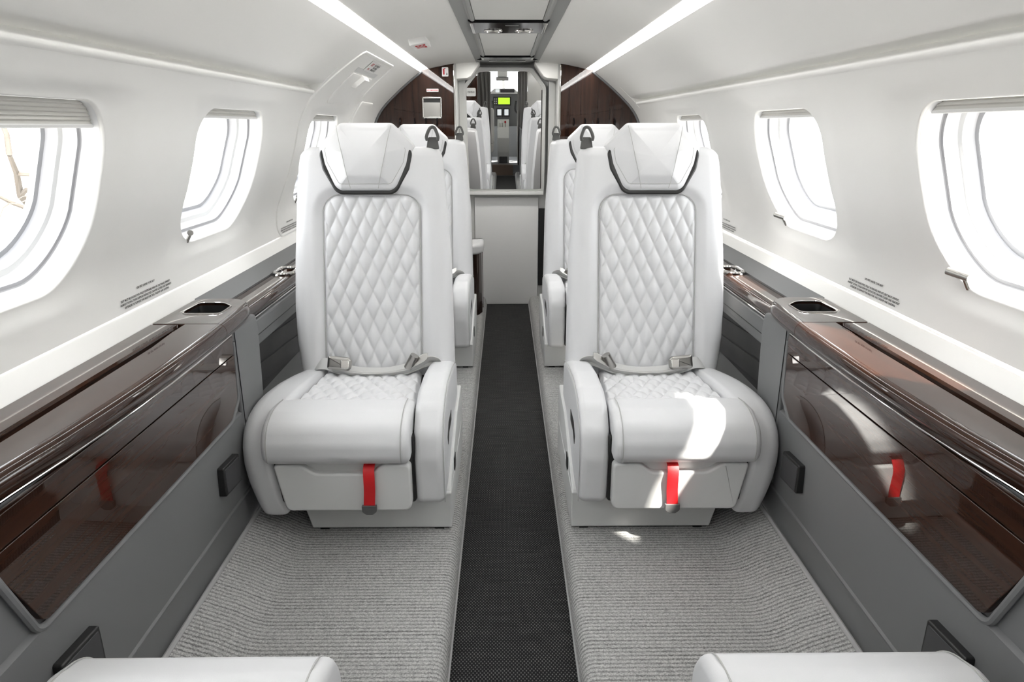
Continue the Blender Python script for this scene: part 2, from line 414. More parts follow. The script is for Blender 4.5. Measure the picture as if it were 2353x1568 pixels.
# ------------------------------------------------------------------ side walls with window openings
ZB = [np.linspace(0.676, 0.715, 4), np.linspace(0.715, 1.145, 36), np.linspace(1.145, 1.166, 4)]
CELL = 0.36
def wall_main(side):
    gs = []; cells = [(c - CELL, c + CELL, c) for c in WIN[side]]
    zall = np.concatenate([ZB[0][:-1], ZB[1][:-1], ZB[2]])
    spans = []; y = Y_FWD
    for a, b, c in cells:
        spans.append((y, a)); y = b
    spans.append((y, Y_AFT))
    for a, b in spans:
        n = max(2, int((b - a) / 0.05) + 2); ys = np.linspace(a, b, n)
        gs.append(grid(lambda i, j: wallp(side, ys[i], zall[j]), n, len(zall)))
    for a, b, c in cells:
        ys = np.linspace(a, b, 37); zc = ZB[1]
        for zz in (ZB[0], ZB[2]): gs.append(grid(lambda i, j: wallp(side, ys[i], zz[j]), 37, len(zz)))
        bnd = [(yy, zc[0]) for yy in ys[:-1]] + [(b, zz) for zz in zc[:-1]] + [(yy, zc[-1]) for yy in ys[::-1][:-1]] + [(a, zz) for zz in zc[::-1][:-1]]
        ol = win_outline(c, 16); zm = (WZ0 + WZ1) / 2
        dense = []
        for i in range(len(ol)):
            p, q = ol[i], ol[(i + 1) % len(ol)]
            for k in range(12): dense.append((p[0] + (q[0] - p[0]) * k / 12, p[1] + (q[1] - p[1]) * k / 12))
        da = np.array([math.atan2(p[1] - zm, p[0] - c) for p in dense]); order = np.argsort(da); da = da[order]; dd = np.array(dense)[order]
        inn = []
        for p in bnd:
            t = math.atan2(p[1] - zm, p[0] - c)
            inn.append((np.interp(t, da, dd[:, 0], period=2 * math.pi), np.interp(t, da, dd[:, 1], period=2 * math.pi)))
        rings = []
        for k in range(13):
            t = k / 12; t = 1 - (1 - t) ** 1.5
            # a soft bulge of the lining towards the opening
            off = 0.010 * sst(0.25, 1.0, t)
            rings.append([wallp(side, p[0] + (q[0] - p[0]) * t, p[1] + (q[1] - p[1]) * t, off) for p, q in zip(bnd, inn)])
        for d, off in ((0.0012, 0.0112), (0.003, 0.0135), (0.004, 0.018)):
            ii = inset(inn, d); rings.append([wallp(side, p[0], p[1], off) for p in ii])
        gs.append(loft(rings, True, False, False))
    return join(*gs)

def wall(side, name):
    root = link(name, wall_main(side), M['wall'], recalc=True, merge=2e-4, angle=60); tag(root, kind='structure')
    # rolled lip along the shoulder groove
    lip = [(1.163, 0.0), (1.166, -0.001), (1.1695, -0.001), (1.172, 0.0012), (1.1735, 0.005), (1.173, 0.012), (1.165, 0.055)]
    y0 = Y_FWD; y1 = 2.47 if side < 0 else 3.70
    ys = np.linspace(y0, y1, 12)
    link('shoulder_lip', grid(lambda i, j: wallp(side, ys[j], lip[i][0], lip[i][1]), len(lip), 12), M['wall'], root, recalc=False)
    zs = np.linspace(1.166, 1.3355, 30)
    for ya, yb, gap in ((y0, y1, 0.030), (y1, 3.9, 0.0)):
        link('upper_panel', grid(lambda i, j: wallp(side, ya + (yb - ya) * j / 3, zs[i], gap * (1 - sst(1.165, 1.206, zs[i]))), 30, 4), M['wall'], root, recalc=False, angle=60)
    link('groove_end', grid(lambda i, j: wallp(side, y1, 1.150 + 0.1 * i / 5, -0.001 + 0.055 * j), 6, 2), M['wall'], root, recalc=False)
    # lower band under the crease, with a fine bead
    sec = [(0.800, 0.630), (0.806, 0.640), (0.822, 0.664), (0.829, 0.671), (0.8335, 0.676), (0.834, 0.681)]
    link('lower_band', grid(lambda i, j: (side * sec[i][0] + side * 0.002, (Y_FWD, 1.0, 2.4, 3.9)[j], sec[i][1]), len(sec), 4), M['wall'], root, recalc=False)
    body = 'LIFE VEST UNDER YOUR SEAT\n\nSEAT MUST BE FACING FWD, FULLY OUTBOARD AND AFT, SEAT BACK UPRIGHT,\nARMREST DOWN, THIGH SUPPORT RETRACTED, DRAWER CLOSED AND HEADREST\nEXTENDED TO SUPPORT THE HEAD FOR TAXI, TAKEOFF AND LANDING'
    for yc in (1.53, 2.62):
        z = 0.7015; p = wallp(side, yc, z, -0.003); q = wallp(side, yc, z + 0.02, -0.003)
        text('printed_notice', body, 0.0061, p, (0, -side, 0), (q[0] - p[0], 0, q[2] - p[2]), M['ink'], root, spacing=1.25)
    return root
wl = wall(-1, 'wall_left'); wr = wall(1, 'wall_right')

def window(side, yc, idx, shade_z, lever):
    root = empty('window_%d' % idx, wallp(side, yc, WZ0)); inv = root.location.copy(); tag(root, kind='structure')
    ol = win_outline(yc, 10)
    def rings(lst): return [[tuple(Vector(wallp(side, p[0], p[1], off)) - inv) for p in inset(ol, d)] for d, off in lst]
    link('reveal', loft(rings([(0.004, 0.016), (0.006, 0.022), (0.009, 0.040), (0.011, 0.046)]), True, False, False), M['reveal'], root)
    link('gasket', loft(rings([(0.011, 0.046), (0.012, 0.049), (0.017, 0.050), (0.017, 0.054)]), True, False, False), M['gasket'], root)
    link('inner_frame', loft(rings([(0.017, 0.053), (0.019, 0.075), (0.027, 0.078), (0.029, 0.083)]), True, False, False), M['reveal'], root)
    link('outer_frame', loft(rings([(0.029, 0.083), (0.031, 0.098), (0.038, 0.101), (0.039, 0.112)]), True, False, False), M['gasket'], root)
    n = len(ol); rg = inset(ol, 0.031); zm = (WZ0 + WZ1) / 2
    R = [[tuple(Vector(wallp(side, yc + (p[0] - yc) * s, zm + (p[1] - zm) * s, 0.097)) - inv) for p in rg] for s in (1, 0.66, 0.33, 0.05)]
    link('pane', loft(R, True, False, True), M['glass'], root, recalc=False)
    # pleated shade, hung from the top of the opening
    zt = WZ1 + 0.006; npl = max(4, int((zt - shade_z) / 0.0055)); V = []; pr = []
    for k in range(npl * 2 + 1): pr.append((zt - (zt - shade_z) * k / (npl * 2), 0.026 + (0.0032 if k % 2 else 0)))
    ys = np.linspace(yc - WHW - 0.004, yc + WHW + 0.004, 24)
    link('pleated_shade', grid(lambda i, j: tuple(Vector(wallp(side, ys[i], pr[j][0], pr[j][1])) - inv), 24, len(pr)), M['shade'], root, smooth=False, recalc=False)
    link('shade_rail', tube([tuple(Vector(wallp(side, y, shade_z - 0.003, 0.029)) - inv) for y in (yc - WHW + 0.004, yc, yc + WHW - 0.004)], 0.0045), M['white'], root)
    if lever:
        yl = yc + lever * (WHW - 0.085); a = Vector(wallp(side, yl, WZ0 + 0.004, 0.012)); b = a + Vector((-side * 0.014, 0, 0.024)); d = Vector((-side * 0.012, lever * 0.030, 0.004))
        lv = link('lever', tube([tuple(a - inv), tuple(b - inv)], 0.0045, 8), M['steel'], root)
        link('lever_knob', tube([tuple(b - d * 0.35 - inv), tuple(b + d - inv)], 0.0075, 10), M['steel'], lv)
    return root
idx = 1
for side in (-1, 1):
    for k, yc in enumerate(WIN[side]):
        shz = (1.056 if k in (1, 2) else 1.076) if side < 0 else (0.80 if k == 1 else 1.078)  # unseen forward right shade is lowered to block a sun patch
        window(side, yc, idx, shz, (-1 if side < 0 else 1)); idx += 1

# ------------------------------------------------------------------ ceiling, cove lights, overhead channel
cs = [(0.474, 1.372), (0.440, 1.364), (0.4235, 1.3525), (0.416, 1.3512), (0.39, 1.3575), (0.34, 1.3675), (0.29, 1.3755), (0.23, 1.3815), (0.175, 1.3845), (0.166, 1.3855), (0.163, 1.390)]
V = join(*[grid(lambda i, j: (s * cs[i][0], (Y_FWD - 0.2, 0.8, 2.4, 4.16)[j], cs[i][1]), len(cs), 4) for s in (-1, 1)])
ce = link('ceiling', V, M['ceiling'], recalc=False); tag(ce, kind='structure')
sh = link('ceiling_shell', join(*[grid(lambda i, j: (s * (0.0 + 0.5 * i), (Y_FWD - 0.2, 4.3)[j], 1.43), 2, 2) for s in (-1, 1)]), M['rail'], ce, recalc=False)
for s, w in ((-1, 'left'), (1, 'right')):
    sec = [(0.476, 1.3500), (0.462, 1.3520), (0.44, 1.3525), (0.4245, 1.3500)]
    o = link('cove_light', grid(lambda i, j: (s * sec[i][0], (-0.7, 1.5, 3.885)[j], sec[i][1]), 4, 3), M['strip'], recalc=False)
    tag(o, 'long glowing white cove light strip along the %s of the ceiling' % w, 'light', 'cove lights')
ov = empty('overhead_channel', (0, 1.5, 1.39)); tag(ov, 'grey ceiling channel with white panels and black glossy air vent units', 'overhead panel')
OL = Vector((0, 1.5, 1.39))
def oy(geo): return shift(geo, tuple(-OL))
for s in (-1, 1):
    sec = [(0.1655, 1.3835), (0.150, 1.3900), (0.1345, 1.3960), (0.130, 1.3945), (0.124, 1.3900), (0.118, 1.3895), (0.113, 1.3930), (0.112, 1.4000)]
    link('rail', oy(grid(lambda i, j: (s * sec[i][0], (-0.9, 1.5, 4.13)[j], sec[i][1]), len(sec), 3)), M['rail'], ov, recalc=False, angle=25)
for a, b in ((-0.9, 0.28), (0.283, 1.18), (1.183, 2.098), (2.101, 2.462), (2.740, 3.362), (3.365, 3.655)):
    link('panel', oy(box(-0.1115, 0.1115, a, b, 1.394, 1.402, 0.0015)), M['panel'], ov)
def service_unit(y0, y1, vents):
    u = link('service_unit', oy(ex_y(round_poly([(-0.134, 1.402), (-0.136, 1.392), (-0.128, 1.3855), (0.128, 1.3855), (0.136, 1.392), (0.134, 1.402)], 0.003, 3), y0, y1, 0.004)), M['gloss_black'], ov)
    for s in (-1, 1):
        link('end_trim', oy(box(s * 0.125 - 0.006, s * 0.125 + 0.006, y0 + 0.02, y1 - 0.012, 1.3835, 1.388, 0.0015)), M['chrome'], u)
        if vents:
            c = (s * 0.055, y1 - 0.075, 1.3845)
            link('vent_ring', oy(tube([(c[0] + 0.030 * math.cos(t), c[1] + 0.030 * math.sin(t), c[2]) for t in [2 * math.pi * k / 28 for k in range(28)]], 0.0032, 8, True)), M['chrome'], u)
            link('vent_nozzle', oy(mp(pad([(0.019 * math.cos(t), 0.019 * math.sin(t)) for t in [2 * math.pi * k / 24 for k in range(24)]], 0, 0.008, 0.002, 0.003), lambda a, b, w: (c[0] + a, c[1] + b, c[2] + 0.002 - w))), M['steel'], u)
    if vents:
        link('reading_lights', oy(box(-0.012, 0.034, y0 + 0.06, y0 + 0.072, 1.3845, 1.3865, 0.0008)), M['steel'], u)
service_unit(2.465, 2.737, True); service_unit(0.30, 0.57, True); service_unit(3.66, 3.80, False)
for ly in (3.70,):  # fill lamp added under the aft service unit to brighten the aft end
    ld = bpy.data.lights.new('aft_fill_lamp', 'AREA'); ld.shape = 'RECTANGLE'; ld.size = 0.16; ld.size_y = 0.05; ld.energy = 3.6; ld.color = (1.0, 0.97, 0.92)
    lo = bpy.data.objects.new('aft_fill_lamp', ld); COL.objects.link(lo); lo.location = (0, ly - 1.5, -0.008); lo.parent = ov
link('channel_end', oy(box(-0.163, 0.163, 3.80, 4.14, 1.386, 1.40, 0.002)), M['gloss_black'], ov)
link('handle_bar', oy(box(-0.095, 0.095, 3.83, 3.86, 1.381, 1.387, 0.002)), M['chrome'], ov)

# ------------------------------------------------------------------ aft end: wood partitions, mirror wall
wa = empty('wall_aft', (0, 3.95, 0)); tag(wa, kind='structure'); AL = Vector((0, 3.95, 0))
def ay(geo): return shift(geo, tuple(-AL))
for s in (-1, 1):
    ol = [(s * 0.284, 0.0), (s * 0.284, 1.378)] + [(s * x, z) for x, z in ((0.34, 1.3665), (0.39, 1.3565), (0.418, 1.3505), (0.455, 1.3440))] + [(s * (prof(z)), z) for z in np.linspace(1.335, 0.69, 26)] + [(s * 0.80, 0.6), (s * 0.66, 0.1), (s * 0.655, 0.0)]
    p = link('wood_panel', ay(ex_y(ol, 3.895, 3.925, 0.002)), M['wood_v'], wa, angle=30)
    arc = [(s * (prof(z) - 0.006), 3.889, z) for z in np.linspace(1.338, 0.75, 30)]
    link('arc_trim', ay(tube(arc, 0.007, 8)), M['plastic_grey'], p)
    link('edge_trim', ay(tube([(s * 0.284, 3.893, 0.1), (s * 0.284, 3.893, 1.37)], 0.004, 8)), M['chrome'], p)
    link('return_panel', ay(box(min(s * 0.284, s * 0.272), max(s * 0.284, s * 0.272), 3.90, 4.145, 0, 1.385, 0.001)), M['jamb'], wa)
    link('jamb', ay(box(min(s * 0.272, s * 0.235), max(s * 0.272, s * 0.235), 4.09, 4.15, 0, 1.37, 0.003)), M['jamb'], wa)
    hd = [(s * 0.284, 1.300), (s * 0.215, 1.306), (s * 0.195, 1.316), (s * 0.150, 1.378), (s * 0.150, 1.386), (s * 0.284, 1.386)]
    link('header', ay(ex_y(hd, 3.915, 4.10, 0.004)), M['ceiling'], wa)
link('backing', ay(box(-0.29, 0.29, 4.150, 4.17, 0, 1.40, 0.002)), M['plastic_light'], wa)
link('lower_door_panel', ay(box(-0.196, 0.186, 4.135, 4.150, 0.0, 0.655, 0.003)), M['door'], wa)
link('shelf', ay(box(-0.238, 0.214, 4.095, 4.150, 0.672, 0.692, 0.004)), M['plastic_light'], wa)
link('dark_gap', ay(box(0.188, 0.225, 4.128, 4.150, 0.12, 0.59, 0.002)), M['black'], wa)
# the mirror leans a little into the cabin
TILT = math.radians(1.9)
def lean(geo, y=4.120): return mp(geo, lambda a, b, w: (a, y - w * math.cos(TILT) - (b - 0.70) * math.sin(TILT), 0.0 + b))
mir = empty('mirror', (0, 4.12, 0.70)); ML = Vector((0, 4.12, 0.70))
mo = [(-0.222, 0.703), (0.198, 0.703), (0.200, 1.262), (0.128, 1.352), (-0.155, 1.352), (-0.232, 1.262)]
mirror_ol = round_poly(mo, [0.006, 0.006, 0.03, 0.012, 0.012, 0.03], 5)
link('glass', shift(lean(pad(mirror_ol, 0.0, 0.006, 0.0005, 0.0005)), tuple(-ML)), M['mirror'], mir, smooth=False)
fo = [(-0.236, 0.690), (0.216, 0.690), (0.219, 1.272), (0.140, 1.372), (-0.166, 1.372), (-0.249, 1.272)]
fr_out = round_poly(fo, [0.006, 0.006, 0.035, 0.015, 0.015, 0.035], 5)
rgs = [fr_out, fr_out, mirror_ol, mirror_ol]; ws = [0.0, 0.014, 0.014, 0.0]
def ringify(P, n=96):
    P = np.array(P + [P[0]]); d = np.concatenate([[0], np.cumsum(np.hypot(*np.diff(P, axis=0).T))]); t = np.linspace(0, d[-1], n, endpoint=False)
    return list(zip(np.interp(t, d, P[:, 0]), np.interp(t, d, P[:, 1])))
fr_c = [list(zip(*ringify(q))) for q in rgs]
n1 = len(mirror_ol); n2 = len(fr_out)
link('frame', shift(lean(loft([[(x, z, w) for x, z in zip(*q)] for q, w in zip(fr_c, ws)], True, False, False)), tuple(-ML)), M['jamb'], mir, angle=30)
link('edge_strip', shift(lean(box(0.1935, 0.199, 0.705, 1.255, 0.0055, 0.0085, 0.0008)), tuple(-ML)), M['black'], mir)
tag(mir, 'tall mirror with cut top corners at the aft end, reflecting the cockpit', 'mirror')

# fittings on the wood panels
cup = empty('waste_flap', (-0.405, 3.893, 1.155)); tag(cup, 'square steel flap set in the left wood partition', 'flap')
link('bezel', join(*[box(a, b, -0.008, 0.003, c, d, 0.0015) for a, b, c, d in ((-0.052, 0.052, 0.046, 0.054), (-0.052, 0.052, -0.056, -0.048), (-0.052, -0.045, -0.056, 0.054), (0.045, 0.052, -0.056, 0.054))]), M['chrome'], cup)
link('flap_door', box(-0.045, 0.045, -0.003, 0.001, -0.048, 0.026, 0.001), M['steel'], cup)
link('finger_slot', box(-0.045, 0.045, 0.0, 0.0015, 0.026, 0.046, 0.0005), M['black'], cup)
def placard(label, loc, w, h, body, size, ink, xd=(1, 0, 0), yd=(0, 0, 1), nrm=(0, -1, 0), extra=None):
    o = empty('placard', loc); x = Vector(xd).normalized(); y = Vector(yd).normalized(); z = Vector(nrm).normalized()
    link('plate', mp(pad(rrect(-w / 2, w / 2, -h / 2, h / 2, min(w, h) * 0.12, 3), 0.0, 0.002, 0.0002, 0.0005, 1), lambda a, b, c: tuple(x * a + y * b + z * c)), M['white'], o)
    if body: text('lettering', body, size, tuple(z * 0.0026), xd, yd, ink, o)
    tag(o, label, 'placard'); return o
placard('small white no smoking placard above the steel flap', (-0.400, 3.8925, 1.243), 0.064, 0.016, 'NO SMOKING', 0.0095, M['redink'])
pe = placard('white placard with a red fire extinguisher symbol at the top of the left partition', (-0.330, 3.8925, 1.335), 0.034, 0.046, '', 0.01, M['redink'])
link('extinguisher_symbol', join(shift(ex_y(rrect(-0.004, 0.004, -0.014, 0.014, 0.002, 2), -0.0035, -0.002, 0.0003, 1), (-0.007, 0, 0)), shift(ex_y(rrect(-0.005, 0.005, -0.002, 0.002, 0.001, 2), -0.0035, -0.002, 0.0003, 1), (-0.002, 0, 0.016))), M['redink'], pe)
link('arrow_symbol', ex_y([(0.004, -0.010), (0.009, -0.017), (0.014, -0.010), (0.0105, -0.010), (0.0105, -0.004), (0.0075, -0.004), (0.0075, -0.010)], -0.0035, -0.002, 0.0001, 1), M['ink'], pe)
# coat hooks under the shelf of the wood panels
k = 0
for x in (-0.58, -0.50, -0.44, -0.38, 0.36, 0.42, 0.49, 0.58):
    h = link('coat_hook', tube([(0, 0, 0.012), (0, -0.012, 0.010), (0.002, -0.024, -0.006), (0, -0.020, -0.022), (0, -0.012, -0.024)], 0.0035, 8), M['gloss_black'], loc=(x, 3.892, 1.088)); k += 1
    sd = 'left' if x < 0 else 'right'; nth = ['fourth', 'third', 'second', 'first', 'first', 'second', 'third', 'fourth'][k - 1]
    tag(h, 'small dark hook on the %s wood partition, %s from the aisle' % (sd, nth), 'hook', 'hooks on the %s wood partition' % sd)
for s in (-1, 1):
    link('panel_seam', ay(tube([(s * 0.30, 3.8945, 1.115), (s * 0.45, 3.8945, 1.125), (s * 0.62, 3.8945, 1.150)], 0.0012, 6)), M['wood_v'], wa)

# cabinet behind the left rear seat
cb = empty('vanity_cabinet', (-0.36, 3.80, 0.0)); tag(cb, 'rounded cabinet with pale padded top and dark gloss base behind the left rear seat', 'cabinet')
co = round_poly([(-0.26, -0.14), (0.20, -0.14), (0.228, -0.05), (0.228, 0.085), (-0.26, 0.085)], [0.01, 0.11, 0.06, 0.01, 0.01], 8)
link('base', mp(pad(inset(co if area2(co) > 0 else co[::-1], 0.012), 0.05, 0.395, 0.003, 0.003), lambda a, b, w: (a, b, w)), M['wood_v'], cb)
link('padded_top', pad(co, 0.395, 0.452, 0.012, 0.022, 5), M['leather'], cb)

# ------------------------------------------------------------------ emergency exit on the left wall
ex = empty('door_1', (-0.72, 2.85, 0.66)); EL = Vector((-0.72, 2.85, 0.66)); tag(ex, kind='structure')
def wpad(outline, off0, off1, r=0.003): return shift(mp(pad(outline, -off1, -off0, r * 0.3, r, 3), lambda a, b, w: wallp(-1, a, b, -w)), tuple(-EL))
def wbead(outline, hgt, wid):
    o = outline if area2(outline) > 0 else outline[::-1]
    return shift(loft([[wallp(-1, p[0], p[1], -w) for p in inset(o, d)] for d, w in ((0, -0.002), (wid * 0.15, hgt * 0.8), (wid * 0.5, hgt), (wid * 0.85, hgt * 0.7), (wid, -0.002))], True, False, False), tuple(-EL))
def dens(o, n=12):
    out = []
    for i in range(len(o)):
        p, q = o[i], o[(i + 1) % len(o)]; m = max(1, int(math.hypot(q[0] - p[0], q[1] - p[1]) / 0.02))
        for k in range(m): out.append((p[0] + (q[0] - p[0]) * k / m, p[1] + (q[1] - p[1]) * k / m))
    return out
link('seam_bead', wbead(dens(round_poly([(2.47, 0.672), (3.26, 0.672), (3.26, 1.16), (3.215, 1.20), (3.215, 1.312), (2.565, 1.312), (2.47, 1.17)], [0.05, 0.05, 0.04, 0.03, 0.03, 0.05, 0.25], 8)), 0.005, 0.010), M['wall'], ex)
def wgrid(outline, off):   # panel following the wall curve
    o = dens(outline); o = o if area2(o) > 0 else o[::-1]; cyy = (min(p[0] for p in o) + max(p[0] for p in o)) / 2; czz = (min(p[1] for p in o) + max(p[1] for p in o)) / 2
    R = [[wallp(-1, p[0], p[1], 0.002) for p in o], [wallp(-1, p[0], p[1], off * 0.6) for p in inset(o, 0.0008)], [wallp(-1, p[0], p[1], off) for p in inset(o, 0.004)]]
    b = inset(o, 0.004)
    for s in (0.85, 0.7, 0.5, 0.3, 0.1): R.append([wallp(-1, cyy + (p[0] - cyy) * s, czz + (p[1] - czz) * s, off) for p in b])
    return shift(loft(R, True, False, True), tuple(-EL))
link('handle_cover', wgrid(round_poly([(2.71, 1.145), (3.09, 1.145), (3.10, 1.25), (2.70, 1.25)], [0.015, 0.02, 0.02, 0.02], 5), -0.006), M['wall'], ex)
link('cover_slot', wgrid(round_poly([(2.71, 1.2525), (3.11, 1.2525), (3.11, 1.268), (2.70, 1.268)], 0.004, 3), -0.0012), M['plastic_light'], ex)
link('release_handle', wgrid(round_poly([(2.83, 1.212), (2.95, 1.212), (2.975, 1.252), (2.86, 1.252)], 0.01, 4), -0.022), M['wall'], ex)
link('latch_cover', wgrid(round_poly([(3.285, 1.02), (3.58, 1.02), (3.58, 1.168), (3.285, 1.168)], [0.02, 0.02, 0.03, 0.02], 5), -0.007), M['wall'], ex)
a = Vector(wallp(-1, 2.90, 1.282, -0.002)); b = Vector(wallp(-1, 2.90, 1.302, -0.002)); up = (b - a).normalized()
nr = Vector((0, 1, 0)).cross(up)
if nr.x < 0: nr = -nr
pl = placard('white exit instruction placard above the release handle', tuple(a), 0.19, 0.052, 'EXIT', 0.018, M['redink'], (0, 1, 0), tuple(up), tuple(nr))
for ch in [c for c in bpy.data.objects if c.parent == pl and c.name.startswith('lettering')]: ch.location += Vector((0, -0.058, 0.0)) + up * 0.010
text('lettering', 'PULL', 0.012, tuple(Vector((0, -0.058, 0)) + nr * 0.0026 - up * 0.012), (0, 1, 0), tuple(up), M['redink'], pl)
text('lettering', 'PULL COVER OFF\nPULL HANDLE\nPUSH EXIT OUT', 0.0125, tuple(Vector((0, 0.030, 0)) + nr * 0.0026), (0, 1, 0), tuple(up), M['ink'], pl)

# exit sign on the ceiling
es = empty('exit_sign', (-0.335, 2.80, 1.3665)); tag(es, 'small white box sign reading EXIT on the left of the ceiling', 'sign')
es.rotation_euler = (0, math.radians(-11), 0)
link('housing', shift(box(-0.032, 0.032, -0.085, 0.085, -0.020, 0.004, 0.003), (0, 0, 0)), M['white'], es)
text('lettering', 'EXIT', 0.050, (0.0, 0.0, -0.0205), (0, 1, 0), (1, 0, 0), M['redink'], es)

# ------------------------------------------------------------------ side consoles
def nose_x(y): return 0.632 + 0.030 * min(1.0, abs((y - 1.20) / 0.45)) ** 2.2 * (0.9 if y < 1.2 else 0.45)
def console(side, label):
    root = empty('side_console', (side * 0.70, 1.10, 0.09)); L = Vector((side * 0.70, 1.10, 0.09)); tag(root, label, 'console', 'near side consoles')
    def put(name, geo, m, parent=root, **k): return link(name, shift(mp(geo, lambda x, y, z: (side * x, y, z)), tuple(-L)), m, parent, **k)
    Y0, Y1, YS = 0.49, 1.695, 1.467
    # body: lower grey sidewall with crease, standing on the carpet edge
    sec = [(0.668, 0.085), (0.668, 0.100), (0.664, 0.178), (0.6605, 0.184), (0.6605, 0.186), (0.664, 0.190), (0.660, 0.26), (0.656, 0.36), (0.6555, 0.395), (0.664, 0.400), (0.664, 0.592), (0.668, 0.602), (0.79, 0.602), (0.79, 0.085)]
    ys = [Y0, Y0 + 0.004, 0.7, 0.9, 1.1, 1.3, 1.5, 1.660, 1.676, 1.688, 1.695]
    gr = [0.006, 0, 0, 0, 0, 0, 0, 0, 0.004, 0.012, 0.022]
    put('body', loft([[(x + (e if x < 0.7 else 0), y, z) for x, z in sec] for y, e in zip(ys, gr)]), M['plastic_grey'], angle=22)
    # end post: pale rounded block carrying the nose
    put('end_post', ex_x(round_poly([(1.536, 0.196), (1.655, 0.196), (1.685, 0.40), (1.700, 0.56), (1.690, 0.604), (1.536, 0.604)], [0.004, 0.02, 0.03, 0.02, 0.01, 0.004], 6), 0.6515, 0.76, 0.008), M['plastic_grey'])
    # gloss wood side panel, upper and lower leaf with a fine joint
    def sx(z): return 0.6495 + (0.592 - z) * 0.028
    low = round_poly([(0.795, 0.402), (1.475, 0.402), (1.520, 0.440), (1.522, 0.548), (0.72, 0.548)], [0.02, 0.03, 0.02, 0.0, 0.0], 6)
    upp = round_poly([(0.718, 0.5505), (1.522, 0.5505), (1.524, 0.594), (0.69, 0.594)], 0.002, 2)
    for nm, o in (('wood_side_panel', low), ('wood_rail_panel', upp)):
        put(nm, mp(pad(o, 0, 0.010, 0.0004, 0.0012, 3), lambda a, b, w: (sx(b) + 0.010 - w, a, b)), M['wood'])
    rc = round_poly([(0.700, 0.600), (0.700, 0.596), (0.783, 0.395), (1.480, 0.395), (1.529, 0.436), (1.531, 0.600)], [0, 0, 0.024, 0.035, 0.024, 0], 6)
    rim = dens(rc)[:-1]; rim = [p for i, p in enumerate(rim) if p[1] < 0.5985]
    put('panel_rim', tube([(sx(z) + 0.004, y, z) for y, z in rim], 0.006, 8), M['plastic_grey'])
    # table lid, back strip, end section with recess
    nys = [Y0, 0.6, 0.7, 0.8, 0.9, 1.0, 1.1, 1.2, 1.3, 1.4, YS - 0.001]
    def topsec(y, xo, z0=0.618, z1=0.640): n = nose_x(y) + 0.016; return [(n, y, z0), (xo, y, z0), (xo, y, z1 - 0.001), (xo - 0.001, y, z1), (n, y, z1)]
    put('table_lid', loft([topsec(y, 0.7185 if y < 1.39 else 0.727) for y in nys]), M['wood'], angle=20)
    put('slot_channel', box(0.722, 0.742, Y0, 1.41, 0.606, 0.626, 0.001), M['black'])
    put('back_strip', loft([[(0.7405, y, 0.61), (0.803, y, 0.61), (0.803, y, 0.6385), (0.744, y, 0.6385), (0.7405, y, 0.634)] for y in (Y0, YS - 0.001)]), M['wood'], angle=20)
    # end section as a frame around the cup recess
    outer = round_poly([(nose_x(1.5) + 0.016, YS + 0.001), (0.803, YS + 0.001), (0.803, 1.70), (0.70, 1.705), (nose_x(1.65) + 0.016, 1.672)], [0, 0, 0.02, 0.05, 0.03], 6)
    hole = round_poly([(0.684, 1.552), (0.770, 1.552), (0.778, 1.575), (0.774, 1.658), (0.715, 1.658), (0.684, 1.625)], [0.012, 0.02, 0.02, 0.015, 0.03, 0.02], 6)
    A = ringify(outer, 80); B = ringify(hole, 80)
    ca = np.array([math.atan2(p[1] - 1.605, p[0] - 0.73) for p in A]); cb_ = np.array([math.atan2(p[1] - 1.605, p[0] - 0.73) for p in B])
    A = [A[i] for i in np.argsort(ca)]; B = [B[i] for i in np.argsort(cb_)]
    rings = [[(x, y, 0.612) for x, y in A], [(x, y, 0.638) for x, y in A], [(x, y, 0.640) for x, y in inset(A, 0.002)], [(x, y, 0.640) for x, y in inset(B, -0.004)], [(x, y, 0.6395) for x, y in B], [(x, y, 0.61) for x, y in B]]
    put('end_section', loft(rings, True, False, False), M['wood'], angle=25)
    put('cup_rim', tube([(x, y, 0.6402) for x, y in B], 0.0022, 6, True), M['chrome'])
    put('cup_recess', loft([[(x, y, 0.634) for x, y in B], [(x, y, 0.598) for x, y in inset(B, 0.003)]], True, False, True), M['black'])
    # bull nose and chrome line under it
    def nsec(y, e=0.0):
        n = nose_x(y) + e; pts = [(n + 0.018, y, 0.640)]
        for k in range(9):
            t = math.pi / 2 + math.pi * 0.62 * k / 8; pts.append((n + 0.018 + 0.018 * math.cos(t) * 1.0, y, 0.620 + 0.020 * math.sin(t)))
        pts += [(n + 0.010, y, 0.600), (n + 0.03, y, 0.600)]; return pts
    put('nose', loft([nsec(y) for y in nys]), M['wood'], angle=50)
    ny2 = [YS + 0.001, 1.52, 1.57, 1.62, 1.65, 1.672, 1.684]
    put('nose_end', loft([nsec(y, e) for y, e in zip(ny2, (0, 0, 0, 0.001, 0.004, 0.012, 0.030))]), M['wood'], angle=50)
    put('chrome_line', tube([(nose_x(y) + 0.0135, y, 0.5985) for y in nys[:-1] + [1.46, 1.52]], 0.0035, 8), M['chrome'])
    # footwell outlets
    for y in (0.835, 1.415):
        b = put('footwell_outlet', ex_x(round_poly([(y - 0.046, 0.262), (y + 0.046, 0.255), (y + 0.046, 0.325), (y - 0.046, 0.332)], 0.004, 3), 0.643, 0.664, 0.003), M['black'])
        put('grille', ex_x(round_poly([(y - 0.040, 0.267), (y + 0.040, 0.261), (y + 0.040, 0.319), (y - 0.040, 0.326)], 0.003, 3), 0.6418, 0.646, 0.001), M['cockpit_dark'], b)
    return root
console(-1, 'dark gloss wood side console with folding table lid on the left wall')
console(1, 'dark gloss wood side console with folding table lid on the right wall, partly sunlit')

